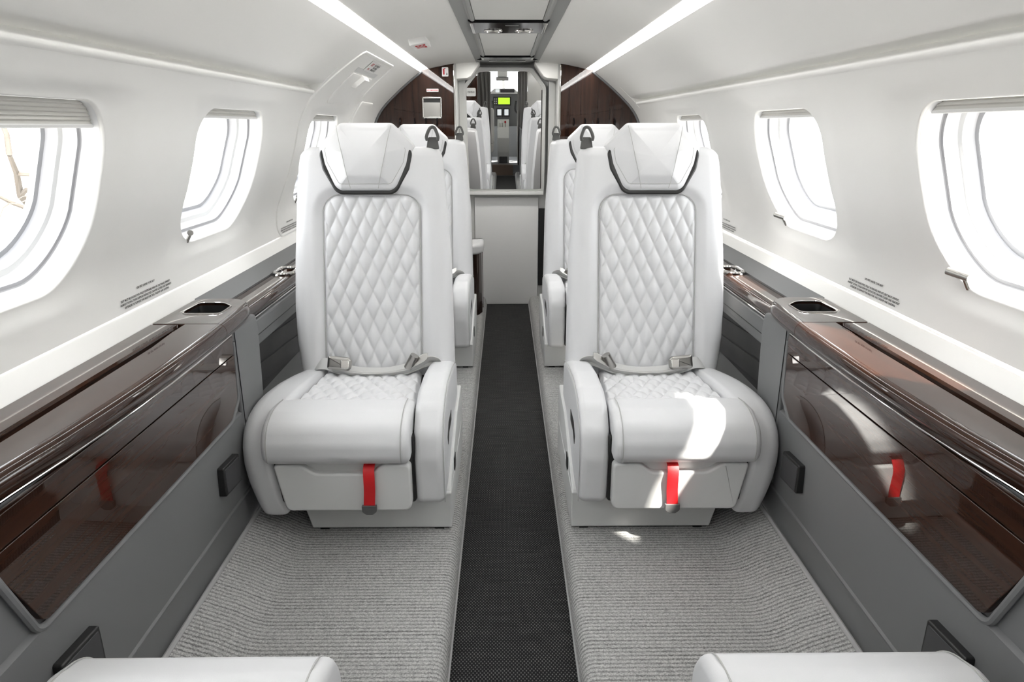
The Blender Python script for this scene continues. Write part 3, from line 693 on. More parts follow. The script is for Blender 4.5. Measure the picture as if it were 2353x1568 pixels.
def rear_console(side, label):
    root = empty('rear_console', (side * 0.73, 2.75, 0.09)); L = Vector((side * 0.73, 2.75, 0.09)); tag(root, label, 'console', 'rear side consoles')
    def put(name, geo, m, parent=root, **k): return link(name, shift(mp(geo, lambda x, y, z: (side * x, y, z)), tuple(-L)), m, parent, **k)
    Y0, Y1 = 1.697, 3.88
    put('lower_body', ex_x(round_poly([(Y0, 0.085), (Y1, 0.085), (Y1, 0.30), (Y0, 0.30)], 0.003, 2), 0.672, 0.79, 0.003), M['plastic_grey'])
    put('front_post', ex_x(round_poly([(Y0, 0.29), (1.745, 0.29), (1.745, 0.555), (Y0, 0.555)], [0.002, 0.002, 0.002, 0.002], 3), 0.690, 0.79, 0.006), M['plastic_grey'])
    put('top_band', ex_x(round_poly([(1.74, 0.485), (Y1, 0.485), (Y1, 0.556), (1.74, 0.556)], 0.003, 2), 0.692, 0.79, 0.004), M['plastic_grey'])
    put('band_joint', box(0.6905, 0.6925, 1.74, Y1, 0.5135, 0.515, 0.0003), M['black'])
    put('corner_fillet', ex_x([(1.743, 0.487), (1.795, 0.487), (1.743, 0.440)], 0.694, 0.76, 0.003), M['plastic_grey'])
    put('pocket_lining', ex_x([(1.74, 0.29), (Y1, 0.29), (Y1, 0.50), (1.74, 0.50)], 0.745, 0.76, 0.002), M['dark'])
    for k, (za, zb) in enumerate(((0.30, 0.36), (0.367, 0.425))):
        put('pocket_band', ex_x([(1.745, za + 0.04), (2.6, za - 0.02), (2.6, zb - 0.02), (1.745, zb + 0.04)], 0.741, 0.747, 0.001), M['dark'])
    put('wood_top', loft([[(0.716, y, 0.585), (0.768, y, 0.585), (0.768, y, 0.602), (0.716, y, 0.602)] for y in (1.70, 2.155)]), M['wood'], angle=20)
    put('wood_top', loft([[(0.716, y, 0.585), (0.768, y, 0.585), (0.768, y, 0.602), (0.716, y, 0.602)] for y in (2.285, Y1)]), M['wood'], angle=20)
    put('cup_rim', tube([(x, y, 0.606) for x, y in rrect(0.704, 0.766, 2.165, 2.275, 0.03, 6)], 0.006, 8, True), M['chrome'])
    put('cup_recess', pad(rrect(0.704, 0.766, 2.165, 2.275, 0.03, 6), 0.572, 0.590, 0.002, 0.002), M['black'])
    sec = []
    for k in range(10):
        t = math.pi / 2 + math.pi * 0.75 * k / 9; sec.append((0.716 + 0.022 * math.cos(t), 0.580 + 0.022 * math.sin(t)))
    sec += [(0.720, 0.556), (0.730, 0.57)]
    put('nose', loft([[(x, y, z) for x, z in sec] for y in (1.70, 2.02, Y1)]), M['wood'], angle=50)
    put('chrome_line', tube([(0.700, 1.71, 0.561), (0.700, Y1, 0.561)], 0.0035, 8), M['chrome'])
    put('chrome_corner', tube([(0.700, 1.712, 0.561), (0.703, 1.702, 0.566), (0.705, 1.699, 0.585)], 0.0035, 8), M['chrome'])
    put('wall_strip', loft([[(0.770, y, 0.590), (0.806, y, 0.590), (0.806, y, 0.640), (0.780, y, 0.612), (0.770, y, 0.606)] for y in (1.70, Y1)]), M['plastic_grey'], angle=20)
    return root
rear_console(-1, 'low wood topped side console with chrome cup rim behind the left near console')
rear_console(1, 'low wood topped side console with chrome cup rim behind the right near console')

def forward_console(side):
    o = link('forward_console', ex_y([(side * 0.668, 0.085), (side * 0.66, 0.60), (side * 0.806, 0.636), (side * 0.806, 0.085)], (-1.13 if side < 0 else Y_FWD), 0.488, 0.004), M['plastic_grey'])
    tag(o, 'plain grey side console forward of the bottom seats on the %s' % ('left' if side < 0 else 'right'), 'console')
forward_console(-1); forward_console(1)

# ------------------------------------------------------------------ passenger seat (written for the left seat, then mirrored)
SX, SY = -0.405, 1.72
def yf(z): return 1.935 + (z - 0.36) * 0.235
QX0, QX1, QZ0, QZ1, QR = -0.552, -0.263, 0.33, 0.868, 0.050
def qdist(x, z):
    """signed distance inside the rounded quilt outline (round top corners)"""
    cx, hw = (QX0 + QX1) / 2, (QX1 - QX0) / 2
    dx, dz = abs(x - cx) - (hw - QR), z - (QZ1 - QR)
    if dx > 0 and dz > 0: return QR - math.hypot(dx, dz)
    return min(hw - abs(x - cx), QZ1 - z)
def ledge(z): return float(np.interp(z, [0.33, 0.36, 0.45, 0.55, 0.68, 0.85, 0.95, 1.0], [-0.622, -0.630, -0.642, -0.646, -0.643, -0.634, -0.626, -0.618]))
def redge(z): return float(np.interp(z, [0.33, 0.36, 0.68, 0.90, 1.0], [-0.168, -0.167, -0.175, -0.192, -0.203]))
def pillow(a, b): return (abs(math.sin(math.pi * a)) * abs(math.sin(math.pi * b))) ** 0.4

def g_backrest():
    zs = list(np.linspace(0.33, 0.955, 64)); top = 1.0; rt = 0.03
    for k in range(1, 9):
        a = math.pi / 2 * k / 8; zs.append(top - rt + rt * math.sin(a)) if top - rt + rt * math.sin(a) > 0.956 else None
    rings = []; nf = 96
    for z in zs:
        e = 0.0
        if z > top - rt: e = rt * (1 - math.sqrt(max(0, 1 - ((z - top + rt) / rt) ** 2)))
        xl, xr = ledge(z) + e, redge(z) - e; ring = []
        R = 0.042
        for i in range(nf + 1):
            s = i / nf; s = 0.5 - 0.5 * math.cos(math.pi * s) if False else s
            x = xl + (xr - xl) * s; d = min(x - xl, xr - x)
            edge = R - math.sqrt(max(0, R * R - (R - min(d, R)) ** 2))
            H = 0.016 * (1 - sst(-0.030, 0.006, qdist(x, z)))
            ring.append((x, yf(z) + e * 0.8 + edge - H, z))
        T = 0.105 - e
        for i in range(9):
            s = 1 - i / 8; x = xl + 0.012 + (xr - xl - 0.024) * s
            ring.append((x, yf(z) + T + (0.012 if i in (0, 8) else 0.0) * -1, z))
        rings.append(ring)
    return loft(rings)

def g_back_quilt():
    W, H = 0.0413, 0.0875; k = 10; xc = (QX0 + QX1) / 2
    nx = int((QX1 - QX0) / (W / 2 / k)) + 1; nz = int((QZ1 - QZ0) / (H / 2 / k)) + 1
    V = {}; F = []; idx = {}; verts = []
    def P(i, j):
        x = xc + (i - (nx - 1) / 2) * W / 2 / k; z = QZ0 + j * H / 2 / k
        q = qdist(x, z); a = (x - xc) / W + (z - QZ0) / H; b = (x - xc) / W - (z - QZ0) / H
        h = 0.001 + 0.0105 * pillow(a, b) * sst(-0.002, 0.014, q) - 0.006 * (1 - sst(-0.004, 0.008, q))
        return (x, yf(z) - h, z)
    for j in range(nz):
        for i in range(nx):
            p = P(i, j)
            if qdist(p[0], p[2]) > -0.006: idx[(i, j)] = len(verts); verts.append(p)
    for j in range(nz - 1):
        for i in range(nx - 1):
            q = [(i, j), (i + 1, j), (i + 1, j + 1), (i, j + 1)]
            if all(t in idx for t in q): F.append(tuple(idx[t] for t in q))
    return verts, F

HX = -0.420
def hr_outline(g=0.0):
    return round_poly([(HX - 0.071 - g * .5, 1.069 + g), (HX - 0.141 - g, 1.004), (HX - 0.131 - g, 0.952 - g * .5), (HX - 0.088 - g * .6, 0.879 - g), (HX + 0.088 + g * .6, 0.879 - g), (HX + 0.131 + g, 0.952 - g * .5), (HX + 0.141 + g, 1.004), (HX + 0.071 + g * .5, 1.069 + g)], [0.022, 0.028, 0.03, 0.035, 0.035, 0.03, 0.028, 0.022], 6)
def hr_xm(z): return 0.038 + (z - 0.88) / 0.188 * 0.042
def hr_front(x, z, w):
    d = max(0.0, abs(x - HX) - hr_xm(z)); return (x, yf(z) + 0.055 - w + (d * 0.32 if w > 0.085 else d * 0.32 * max(0, w / 0.085) ** 2), z)
def g_headrest(): return mp(pad(hr_outline(), 0.0, 0.096, 0.02, 0.020, 8, 0.016, 16), lambda a, b, w: hr_front(a, b, w))
def g_headrest_back(): return mp(pad(hr_outline(-0.004), 0.0, 0.085, 0.012, 0.006, 4), lambda a, b, w: (a, yf(b) + 0.062 - w, b - 0.0145))
def hr_seam(s):
    pts = []
    for t in np.linspace(0.03, 0.97, 14):
        z = 0.883 + 0.184 * t; x = HX + s * hr_xm(z)
        u = (x - HX) / 0.12; vv = (z - 0.975) / 0.09; rr = min(1, max(abs(u), abs(vv)))
        pts.append((x, yf(z) + 0.055 - 0.096 - 0.016 * (1 - rr * rr) - 0.0002, z))
    return tube(pts, 0.0009, 6)

def g_hr_stitch():
    o = hr_outline(); o = o if area2(o) > 0 else o[::-1]; b = inset(o, 0.020); n = len(b); cx = sum(p[0] for p in b) / n; cz = sum(p[1] for p in b) / n; k = 0.985
    q = [(cx + (p[0] - cx) * k, cz + (p[1] - cz) * k) for p in b]; st = max(range(n), key=lambda i: (q[i][1] > 1.04) * 10 + (q[i][0] - cx) * (1 if (q[1][0] > q[0][0]) else 1))
    q = q[st:] + q[:st]; lo = [p for p in q if p[1] < 1.035]; lo.sort(key=lambda p: -math.atan2(p[0] - cx, -(p[1] - 1.02)))
    return tube([hr_front(p[0], p[1], 0.096 + 0.016 * (1 - k * k) + 0.0002) for p in lo], 0.0007, 5)
def cush_z(y): return 0.352 + (1.96 - y) * 0.088
def g_seat_quilt():
    W, D = 0.0413, 0.080; k = 8; nx, ny = 120, 90; y0, y1 = 1.585, 1.965
    def P(i, j):
        y = y0 + (y1 - y0) * j / (ny - 1); t = (y - y0) / (y1 - y0)
        xl = -0.557 + 0.006 * t; xr = -0.238 - 0.03 * t; x = xl + (xr - xl) * i / (nx - 1)
        a = (x + 0.405) / W + (y - 1.6) / D; b = (x + 0.405) / W - (y - 1.6) / D
        e = min(x - xl, xr - x)
        return (x, y, cush_z(y) + 0.010 * pillow(a, b) * sst(0, 0.012, e) - 0.006 * (1 - sst(0, 0.010, e)))
    return grid(P, nx, ny)

def sweep_bolster():
    st = [(2.02, 0.345, -0.622, -0.548, 0.075), (1.95, 0.362, -0.630, -0.548, 0.075), (1.86, 0.378, -0.643, -0.549, 0.078), (1.76, 0.393, -0.652, -0.550, 0.08), (1.67, 0.402, -0.655, -0.553, 0.08), (1.60, 0.402, -0.656, -0.557, 0.08),
          (1.545, 0.388, -0.6565, -0.562, 0.08), (1.508, 0.360, -0.657, -0.570, 0.08), (1.488, 0.320, -0.657, -0.576, 0.08), (1.482, 0.275, -0.655, -0.578, 0.08), (1.486, 0.225, -0.650, -0.573, 0.075), (1.493, 0.175, -0.640, -0.564, 0.07), (1.500, 0.138, -0.630, -0.556, 0.065)]
    pts = [Vector((0, s[0], s[1])) for s in st]
    fine = smooth_path([tuple(p) for p in pts], 4); m = len(fine)
    def at(c, t):
        return float(np.interp(t, range(len(st)), [s[c] for s in st]))
    P, T, _ = frames(fine); rings = []
    for i in range(m):
        t = i / 4.0; xo, xi, th = at(2, t), at(3, t), at(4, t)
        tg = T[i]; nrm = Vector((0, -tg.z, tg.y))       # points out of the seat (up on the top run, forward on the front run)
        if i == 0 and nrm.z < 0: nrm = -nrm
        if nrm.dot(Vector((0, -0.5, 0.9))) < 0: nrm = -nrm
        o = round_poly([(xo, -th), (xi, -th), (xi, 0.0), (xo, 0.0)], [0.02, 0.004, 0.016, 0.040], 6)
        rings.append([tuple(P[i] + nrm * b + Vector((a, 0, 0))) for a, b in o])
    # soft ends
    def shrink(r, s, d):
        c = sum((Vector(p) for p in r), Vector()) / len(r); return [tuple(c + (Vector(p) - c) * s + d) for p in r]
    e = T[-1] * 0.008
    rings += [shrink(rings[-1], 0.96, e * 0.6), shrink(rings[-1], 0.86, e)]
    return loft(rings)

def g_roll():
    o = round_poly([(1.68, 0.372), (1.60, 0.402), (1.53, 0.405), (1.474, 0.385), (1.452, 0.345), (1.452, 0.308), (1.470, 0.290), (1.68, 0.290)], [0.004, 0.03, 0.05, 0.05, 0.04, 0.03, 0.012, 0.004], 6)
    return ex_x(o, -0.592, -0.2425, 0.016, 5)
def g_roll_seam(x):
    o = [(1.61, 0.4005), (1.57, 0.4058), (1.53, 0.4035), (1.495, 0.394), (1.470, 0.376), (1.455, 0.352), (1.4505, 0.325), (1.455, 0.300)]
    return tube([(x, y - 0.0006, z + 0.0006) for y, z in smooth_path([(a, b, 0) for a, b in o], 4) and [(p[0], p[1]) for p in smooth_path([(a, b, 0) for a, b in o], 4)]], 0.0011, 6)
def g_drawer():
    o = [(-0.5735, 0.2845), (-0.515, 0.2845)]
    for t in np.linspace(0, 1, 7): o.append((-0.515 + 0.05 * t, 0.2845 - 0.0235 * sst(0, 1, t)))
    for t in np.linspace(0, 1, 7): o.append((-0.345 + 0.04 * t, 0.261 + 0.0235 * sst(0, 1, t)))
    o += [(-0.2445, 0.2845), (-0.2445, 0.160), (-0.551, 0.160)]
    n = len(o); r = [0.008, 0] + [0] * 14 + [0.012, 0.018, 0.018]
    return ex_y(round_poly(o, r, 5), 1.474, 1.56, 0.006, 4)
def g_drawer_lip(): return ex_y(rrect(-0.53, -0.29, 0.24, 0.283, 0.004, 2), 1.492, 1.545, 0.002)
def g_strap():
    return ribbon(smooth_path([(-0.343, 1.492, 0.2815), (-0.343, 1.480, 0.2830), (-0.343, 1.468, 0.272), (-0.342, 1.462, 0.252), (-0.343, 1.464, 0.222), (-0.345, 1.465, 0.196), (-0.346, 1.464, 0.180)], 5), (1, 0, 0), 0.027, 0.0022)
def g_tab(): return ex_y(round_poly([(-0.364, 0.182), (-0.328, 0.182), (-0.328, 0.166), (-0.338, 0.158), (-0.354, 0.158), (-0.364, 0.166)], [0.001, 0.001, 0.008, 0.006, 0.006, 0.008], 4), 1.459, 1.468, 0.0015)
def g_armrest():
    o = round_poly([(2.00, 0.372), (1.90, 0.398), (1.76, 0.418), (1.64, 0.420), (1.565, 0.400), (1.512, 0.350), (1.498, 0.285), (1.503, 0.158), (1.600, 0.158), (2.00, 0.230)], [0.03, 0.1, 0.1, 0.06, 0.06, 0.06, 0.06, 0.022, 0.05, 0.03], 6)
    return ex_x(o, -0.240, -0.165, 0.020, 6)
def g_arm_seam():
    pts = smooth_path([(1.98, 0.376, 0), (1.90, 0.393, 0), (1.76, 0.412, 0), (1.65, 0.414, 0), (1.575, 0.396, 0), (1.522, 0.350, 0), (1.506, 0.285, 0), (1.510, 0.165, 0)], 4)
    return tube([(-0.1665, p[0] + 0.002, p[1] - 0.003) for p in pts], 0.001, 6)
def g_pan(): return box(-0.600, -0.236, 1.500, 2.04, 0.165, 0.346, 0.01)
def g_pedestal(): return ex_y(round_poly([(-0.520, 0.056), (-0.1555, 0.056), (-0.1555, 0.158), (-0.545, 0.158)], 0.004, 3), 1.562, 2.02, 0.004)
def g_side_box():
    o = round_poly([(1.572, 0.058), (1.572, 0.160), (1.60, 0.170), (1.86, 0.258), (2.06, 0.266), (2.06, 0.056)], [0.004, 0.01, 0.02, 0.03, 0.01, 0.004], 4)
    return ex_x(o, -0.245, -0.157, 0.005)
def g_slot(): return ex_x(round_poly([(1.612, 0.292), (1.652, 0.318), (1.740, 0.316), (1.735, 0.285), (1.655, 0.285), (1.625, 0.262)], 0.004, 3), -0.168, -0.1642, 0.001)
def g_switch(): return ex_x(rrect(1.69, 1.73, 0.150, 0.192, 0.004, 3), -0.160, -0.1545, 0.001)
def g_foot(x): return box(x - 0.012, x + 0.012, 1.566, 1.60, 0.047, 0.058, 0.002)
def g_guide():
    return mp(pad(round_poly([(-0.019, 0), (0.019, 0), (0.015, 0.026), (0.012, 0.034), (-0.012, 0.034), (-0.015, 0.026)], 0.003, 3), 0, 0.014, 0.003, 0.003), lambda a, b, w: (-0.228 + a, 2.112 - w + b * 0.2, 0.995 + b))
def g_loop():
    pts = [(-0.228 - 0.015, 2.098, 1.020), (-0.228 - 0.017, 2.096, 1.030), (-0.228 - 0.011, 2.098, 1.046), (-0.228 - 0.004, 2.100, 1.056), (-0.228 + 0.006, 2.100, 1.056), (-0.228 + 0.012, 2.098, 1.046), (-0.228 + 0.017, 2.096, 1.030), (-0.228 + 0.015, 2.098, 1.020)]
    return tube(smooth_path(pts, 3), 0.0048, 8)
def g_belt():
    p1 = smooth_path([(-0.592, 1.955, 0.372), (-0.570, 1.925, 0.384), (-0.540, 1.912, 0.388), (-0.515, 1.905, 0.381), (-0.470, 1.897, 0.370), (-0.420, 1.893, 0.366), (-0.360, 1.893, 0.367), (-0.310, 1.900, 0.376), (-0.270, 1.912, 0.388), (-0.232, 1.925, 0.397), (-0.215, 1.950, 0.388)], 5)
    s1 = [(0, -0.75, -0.45)] * len(p1)
    p2 = smooth_path([(-0.520, 1.893, 0.372), (-0.47, 1.880, 0.366), (-0.41, 1.874, 0.364), (-0.35, 1.876, 0.366), (-0.30, 1.886, 0.372), (-0.268, 1.893, 0.386), (-0.244, 1.900, 0.404), (-0.226, 1.912, 0.399), (-0.219, 1.925, 0.385)], 5)
    s2 = [(0, -0.6, 0.65)] * len(p2)
    p3 = smooth_path([(-0.50, 1.886, 0.379), (-0.44, 1.880, 0.374), (-0.38, 1.879, 0.373), (-0.33, 1.886, 0.376), (-0.29, 1.894, 0.384)], 5)
    return join(ribbon(p1, s1, 0.042, 0.0025), ribbon(p2, s2, 0.034, 0.0025), ribbon(p3, [(0, -0.9, 0.3)] * len(p3), 0.030, 0.0025))
def g_buckle():
    return mp(pad(round_poly([(-0.027, -0.017), (0.020, -0.017), (0.027, -0.010), (0.027, 0.010), (0.020, 0.017), (-0.027, 0.017)], 0.006, 4), 0, 0.024, 0.006, 0.008, 4), lambda a, b, w: (-0.498 + a * 1.25 + 0.1 * b, 1.893 - w * 0.85 + b * 0.35, 0.396 + b * 1.1 + w * 0.35 - 0.12 * a))
def g_buckle_lift():
    return mp(pad(rrect(-0.012, 0.012, -0.013, 0.013, 0.004, 3), 0, 0.006, 0.002, 0.002), lambda a, b, w: (-0.480 + a, 1.873 - w * 0.85 + b * 0.35, 0.400 + b * 0.85 + w * 0.35))
def g_tongue():
    pl_ = pad(round_poly([(-0.022, -0.013), (0.012, -0.013), (0.026, -0.009), (0.026, 0.009), (0.012, 0.013), (-0.022, 0.013)], 0.004, 3), 0, 0.004, 0.001, 0.001)
    a_ = mp(pl_, lambda a, b, w: (-0.262 + a * 0.8, 1.884 - w + b * 0.5, 0.412 + b * 0.8 + a * 0.45))
    t_ = tube([(-0.300, 1.886, 0.385), (-0.278, 1.880, 0.425)], 0.0125, 12)
    return join(a_, t_)
def g_quilt_seam():
    cx, hw = (QX0 + QX1) / 2, (QX1 - QX0) / 2 - 0.001; pts = [(QX0 + 0.001, z) for z in np.linspace(0.37, QZ1 - QR, 24)]
    pts += [(cx - (hw - QR) - QR * math.cos(t), QZ1 - QR + QR * math.sin(t)) for t in np.linspace(0.1, math.pi / 2, 8)]
    pts += [(2 * cx - x, z) for x, z in pts[::-1]]
    return tube([(x, yf(z) - 0.0035, z) for x, z in pts], 0.0013, 6)
def g_quilt_stitch():
    W, H = 0.0413, 0.0875; xc = (QX0 + QX1) / 2; gs = []
    for sg in (1, -1):
        for n in range(-12, 14):
            pts = []
            for z in np.linspace(0.362, QZ1, 90):
                x = xc + W * (n - sg * (z - QZ0) / H)
                if qdist(x, z) > 0.005: pts.append((x, yf(z) - 0.0017, z))
            if len(pts) > 3: gs.append(tube(pts, 0.0006, 4))
    return join(*gs)
def g_edge_seam(fn, off, zs):
    return tube([(fn(z) + off, yf(z) + 0.012, z) for z in zs], 0.001, 6)

def seat_mesh_set(m):
    """{part: (mesh, material, parent part, label)} for a seat whose inboard side is +x (m=1) or -x (m=-1)"""
    def T(geo):
        v = [(m * (p[0] - SX), p[1] - SY, p[2] - ZC) for p in geo[0]]; return v, geo[1]
    sdx = 0.0 if m > 0 else -0.045
    spec = [('backrest', g_backrest(), 'leather', None, None, 50), ('quilted_back_panel', g_back_quilt(), 'leather', 'backrest', 'diamond quilted leather panel', 80),
            ('quilt_seam', g_quilt_seam(), 'seam', 'backrest', None, 60), ('quilt_stitching', g_quilt_stitch(), 'seam', 'backrest', None, 60),
            ('headrest', g_headrest(), 'leather', None, None, 45), ('headrest_shell', g_headrest_back(), 'black', 'headrest', 'black headrest shell', 45),
            ('seam_1', hr_seam(-1), 'seam', 'headrest', None, 60), ('seam_2', hr_seam(1), 'seam', 'headrest', None, 60),
            ('stitching', g_hr_stitch(), 'seam', 'headrest', None, 60), ('quilted_cushion', g_seat_quilt(), 'leather', None, 'diamond quilted seat cushion', 80), ('outer_bolster', sweep_bolster(), 'leather', None, None, 50),
            ('thigh_roll', g_roll(), 'leather', None, None, 45), ('seam_3', g_roll_seam(-0.262), 'seam', 'thigh_roll', None, 60), ('seam_4', g_roll_seam(-0.576), 'seam', 'thigh_roll', None, 60),
            ('armrest', g_armrest(), 'leather', None, None, 45), ('seam_5', g_arm_seam(), 'seam', 'armrest', None, 60), ('armrest_slot', g_slot(), 'black', 'armrest', 'black slot', 45),
            ('drawer', g_drawer(), 'plastic_light', None, 'pale drawer front with finger scoop', 40), ('drawer_lip', g_drawer_lip(), 'plastic_light', 'drawer', None, 40),
            ('red_strap', shift(g_strap(), (sdx, 0, 0)), 'red', None, 'red pull strap', 60), ('strap_tab', shift(g_tab(), (sdx, 0, 0)), 'tab', 'red_strap', 'dark end tab', 40),
            ('seat_pan', g_pan(), 'black', None, None, 40), ('pedestal', g_pedestal(), 'plastic_light', None, 'grey pedestal', 40), ('side_box', g_side_box(), 'plastic_light', 'pedestal', None, 30),  # seat pan is black to put gap shade around the drawer
            ('switch', g_switch(), 'black', 'pedestal', None, 40), ('foot_1', g_foot(-0.49), 'black', 'pedestal', None, 40), ('foot_2', g_foot(-0.19), 'black', 'pedestal', None, 40),
            ('belt_guide', g_guide(), 'charcoal', None, 'dark shoulder belt guide', 40), ('guide_loop', g_loop(), 'charcoal', 'belt_guide', None, 60),
            ('lap_belt', g_belt(), 'webbing', None, 'grey lap belt', 40), ('buckle', g_buckle(), 'steel', 'lap_belt', 'steel buckle', 40), ('buckle_latch', g_buckle_lift(), 'chrome', 'lap_belt', None, 40), ('latch_plate', g_tongue(), 'steel', 'lap_belt', None, 40),
            ('side_seam_1', g_edge_seam(redge, -0.012, np.linspace(0.38, 0.965, 30)), 'seam', 'backrest', None, 60), ('side_seam_2', g_edge_seam(ledge, 0.012, np.linspace(0.40, 0.6, 20)), 'seam', 'backrest', None, 60)]
    return [(n, T(ge), M[mt], pa, lb, an) for n, ge, mt, pa, lb, an in spec]

def build_seat(spec, loc, rz, label, group):
    root = empty('passenger_seat', loc); root.rotation_euler = (0, 0, rz); tag(root, label, 'seat', group); made = {}
    for n, ge, mt, pa, lb, an in spec:
        nm = n.rstrip('0123456789').rstrip('_')
        o = link(nm, ge, mt, made[pa] if pa else root, angle=an); made[n] = o
        if lb: o['label'] = lb
    return root
def copy_tree(o, parent=None):
    c = o.copy(); COL.objects.link(c); c.parent = parent
    for ch in list(o.children): copy_tree(ch, c)
    return c
sl, sr = seat_mesh_set(1), seat_mesh_set(-1)
G = 'quilted cabin seats'
near_l = build_seat(sl, (SX, SY, ZC), 0, 'white quilted leather seat left of the aisle, nearest one seen whole, strap in shade', G)
near_r = build_seat(sr, (-SX, SY, ZC), 0, 'white quilted leather seat right of the aisle, nearest one seen whole, sunlit red pull strap', G)
def again(src, loc, rz, label):
    c = copy_tree(src); c.location = loc; c.rotation_euler = (0, 0, rz); c['label'] = label; return c
again(near_l, (SX, SY + 1.255, ZC), 0, 'white quilted seat mostly hidden behind the left near seat, beside the rounded cabinet')
again(near_r, (-SX, SY + 1.255, ZC), 0, 'white quilted seat mostly hidden behind the right near seat')
YC = 1.112
again(near_r, (SX, 2 * YC - SY, ZC), math.pi, 'white seat at the bottom left corner, only its rounded front edge showing')
again(near_l, (-SX, 2 * YC - SY, ZC), math.pi, 'white seat at the bottom right corner, only its rounded front edge showing')

# ------------------------------------------------------------------ cockpit and forward cabin (seen in the mirror)
def thing(name, label, cat, loc): o = empty(name, loc); tag(o, label, cat); return o
wf = empty('wall_forward', (0, -2.9, 0)); tag(wf, kind='structure')
def wy(geo): return shift(geo, (0, 2.9, 0))
for s in (-1, 1):
    link('cockpit_side', wy(ex_y([(s * 0.66, 0), (s * 0.78, 0.6), (s * 0.72, 1.0), (s * 0.80, 1.0), (s * 0.84, 0.6), (s * 0.72, 0)], -3.0, -1.76, 0.004)), M['cockpit'], wf)
    link('cockpit_roof', wy(ex_y([(s * 0.84, 1.02), (s * 0.62, 1.28), (s * 0.30, 1.42), (s * 0.30, 1.46), (s * 0.86, 1.30)], -2.6, -1.76, 0.004)), M['wall'], wf)
    link('corner_post', wy(tube([(s * 0.62, -2.95, 0.9), (s * 0.42, -2.6, 1.42)], 0.025)), M['wall'], wf)
link('side_partition', wy(ex_y([(0.30, 0.05), (0.66, 0.05), (0.80, 0.62), (0.83, 0.74), (0.74, 1.02), (0.64, 1.18), (0.47, 1.33), (0.30, 1.38)], -1.78, -1.76, 0.003)), M['wall'], wf)
link('roof_panel', wy(box(-0.32, 0.32, -2.6, -1.94, 1.43, 1.46, 0.003)), M['wall'], wf)
link('nose_panel', wy(box(-0.8, 0.8, -3.0, -2.95, 0, 0.98, 0.004)), M['cockpit'], wf)
link('centre_post', wy(tube([(-0.03, -2.95, 0.95), (-0.03, -2.6, 1.43)], 0.022)), M['wall'], wf)
link('windshield', wy(grid(lambda i, j: (-0.6 + 0.24 * i, -2.94 + 0.35 * j / 4, 0.97 + 0.46 * j / 4), 6, 5)), M['glass'], wf, recalc=False)
link('cockpit_floor', wy(box(-0.66, 0.66, -2.95, -1.90, 0.0, 0.13, 0.004)), M['cockpit'], wf)
st = link('cockpit_step', box(-0.19, 0.10, -0.06, 0.06, 0.0, 0.145, 0.004), M['brown'], loc=(0, -1.80, 0)); tag(st, 'brown step up to the cockpit seen in the mirror', 'step')
ip = thing('instrument_panel', 'grey cockpit instrument panel with a green map screen seen in the mirror', 'instrument panel', (-0.02, -2.35, 0.75))
link('main_panel', ex_y(round_poly([(-0.52, -0.12), (0.52, -0.12), (0.55, 0.30), (0.40, 0.36), (-0.40, 0.36), (-0.55, 0.30)], 0.03, 4), -0.10, 0.0, 0.005), M['cockpit'], ip)
link('glareshield', ex_y(round_poly([(-0.205, 0.33), (0.205, 0.33), (0.205, 0.35), (0.14, 0.405), (-0.14, 0.405), (-0.205, 0.35)], 0.008, 3), -0.08, 0.04, 0.004), M['plastic_light'], ip)
link('annunciator', ex_y(rrect(-0.055, 0.15, 0.350, 0.395, 0.004, 2), 0.035, 0.045, 0.002), M['cockpit_dark'], ip)
link('small_display', ex_y(rrect(-0.125, -0.07, 0.352, 0.395, 0.004, 2), 0.035, 0.045, 0.002), M['screen'], ip)
mfd = link('navigator', ex_y(rrect(-0.16, 0.10, 0.17, 0.29, 0.006, 2), 0.0, 0.02, 0.003), M['cockpit_dark'], ip)
link('map_screen', ex_y(rrect(-0.087, 0.082, 0.188, 0.278, 0.003, 2), 0.015, 0.022, 0.001), M['green'], mfd)
for k in range(6): link('knob', mp(pad([(0.008 * math.cos(t), 0.008 * math.sin(t)) for t in [math.pi / 5 * q for q in range(10)]], 0, 0.012, 0.001, 0.002), lambda a, b, w: (-0.138 + (k % 2) * 0.026 + a, 0.018 + w, 0.20 + (k // 2) * 0.03 + b)), M['plastic_light'], mfd)
for s, x in ((0, -0.115), (1, -0.012)):
    d = link('display', ex_y(rrect(x, x + 0.088, 0.01, 0.135, 0.006, 2), 0.0, 0.02, 0.003), M['cockpit_dark'], ip)
    link('display_screen', ex_y(rrect(x + 0.015, x + 0.073, 0.035, 0.118, 0.003, 2), 0.016, 0.022, 0.001), M['screen'], d)
for s in (-1, 1): link('primary_display', ex_y(rrect(s * 0.33 - 0.10, s * 0.33 + 0.10, 0.05, 0.28, 0.008, 2), 0.0, 0.015, 0.003), M['cockpit_dark'], ip)
cp = thing('centre_pedestal', 'pale cockpit centre pedestal with throttle levers seen in the mirror', 'console', (-0.035, -2.1, 0.13))
link('body', ex_x(round_poly([(-0.22, 0.0), (0.0, 0.0), (0.05, 0.16), (0.07, 0.36), (-0.05, 0.50), (-0.22, 0.62)], 0.02, 4), -0.085, 0.085, 0.008), M['plastic_light'], cp)
link('foot', box(-0.06, 0.06, -0.1, 0.03, 0.0, 0.14, 0.005), M['cockpit_dark'], cp)
for k, x in enumerate((-0.045, -0.015, 0.03)):
    lv = link('throttle_lever', tube([(x, -0.06, 0.50), (x, -0.02, 0.57)], 0.006), M['steel'], cp)
    link('lever_knob', box(x - 0.013, x + 0.013, -0.035, 0.0, 0.56, 0.59, 0.004), M['redink'] if k == 2 else M['white'], lv)
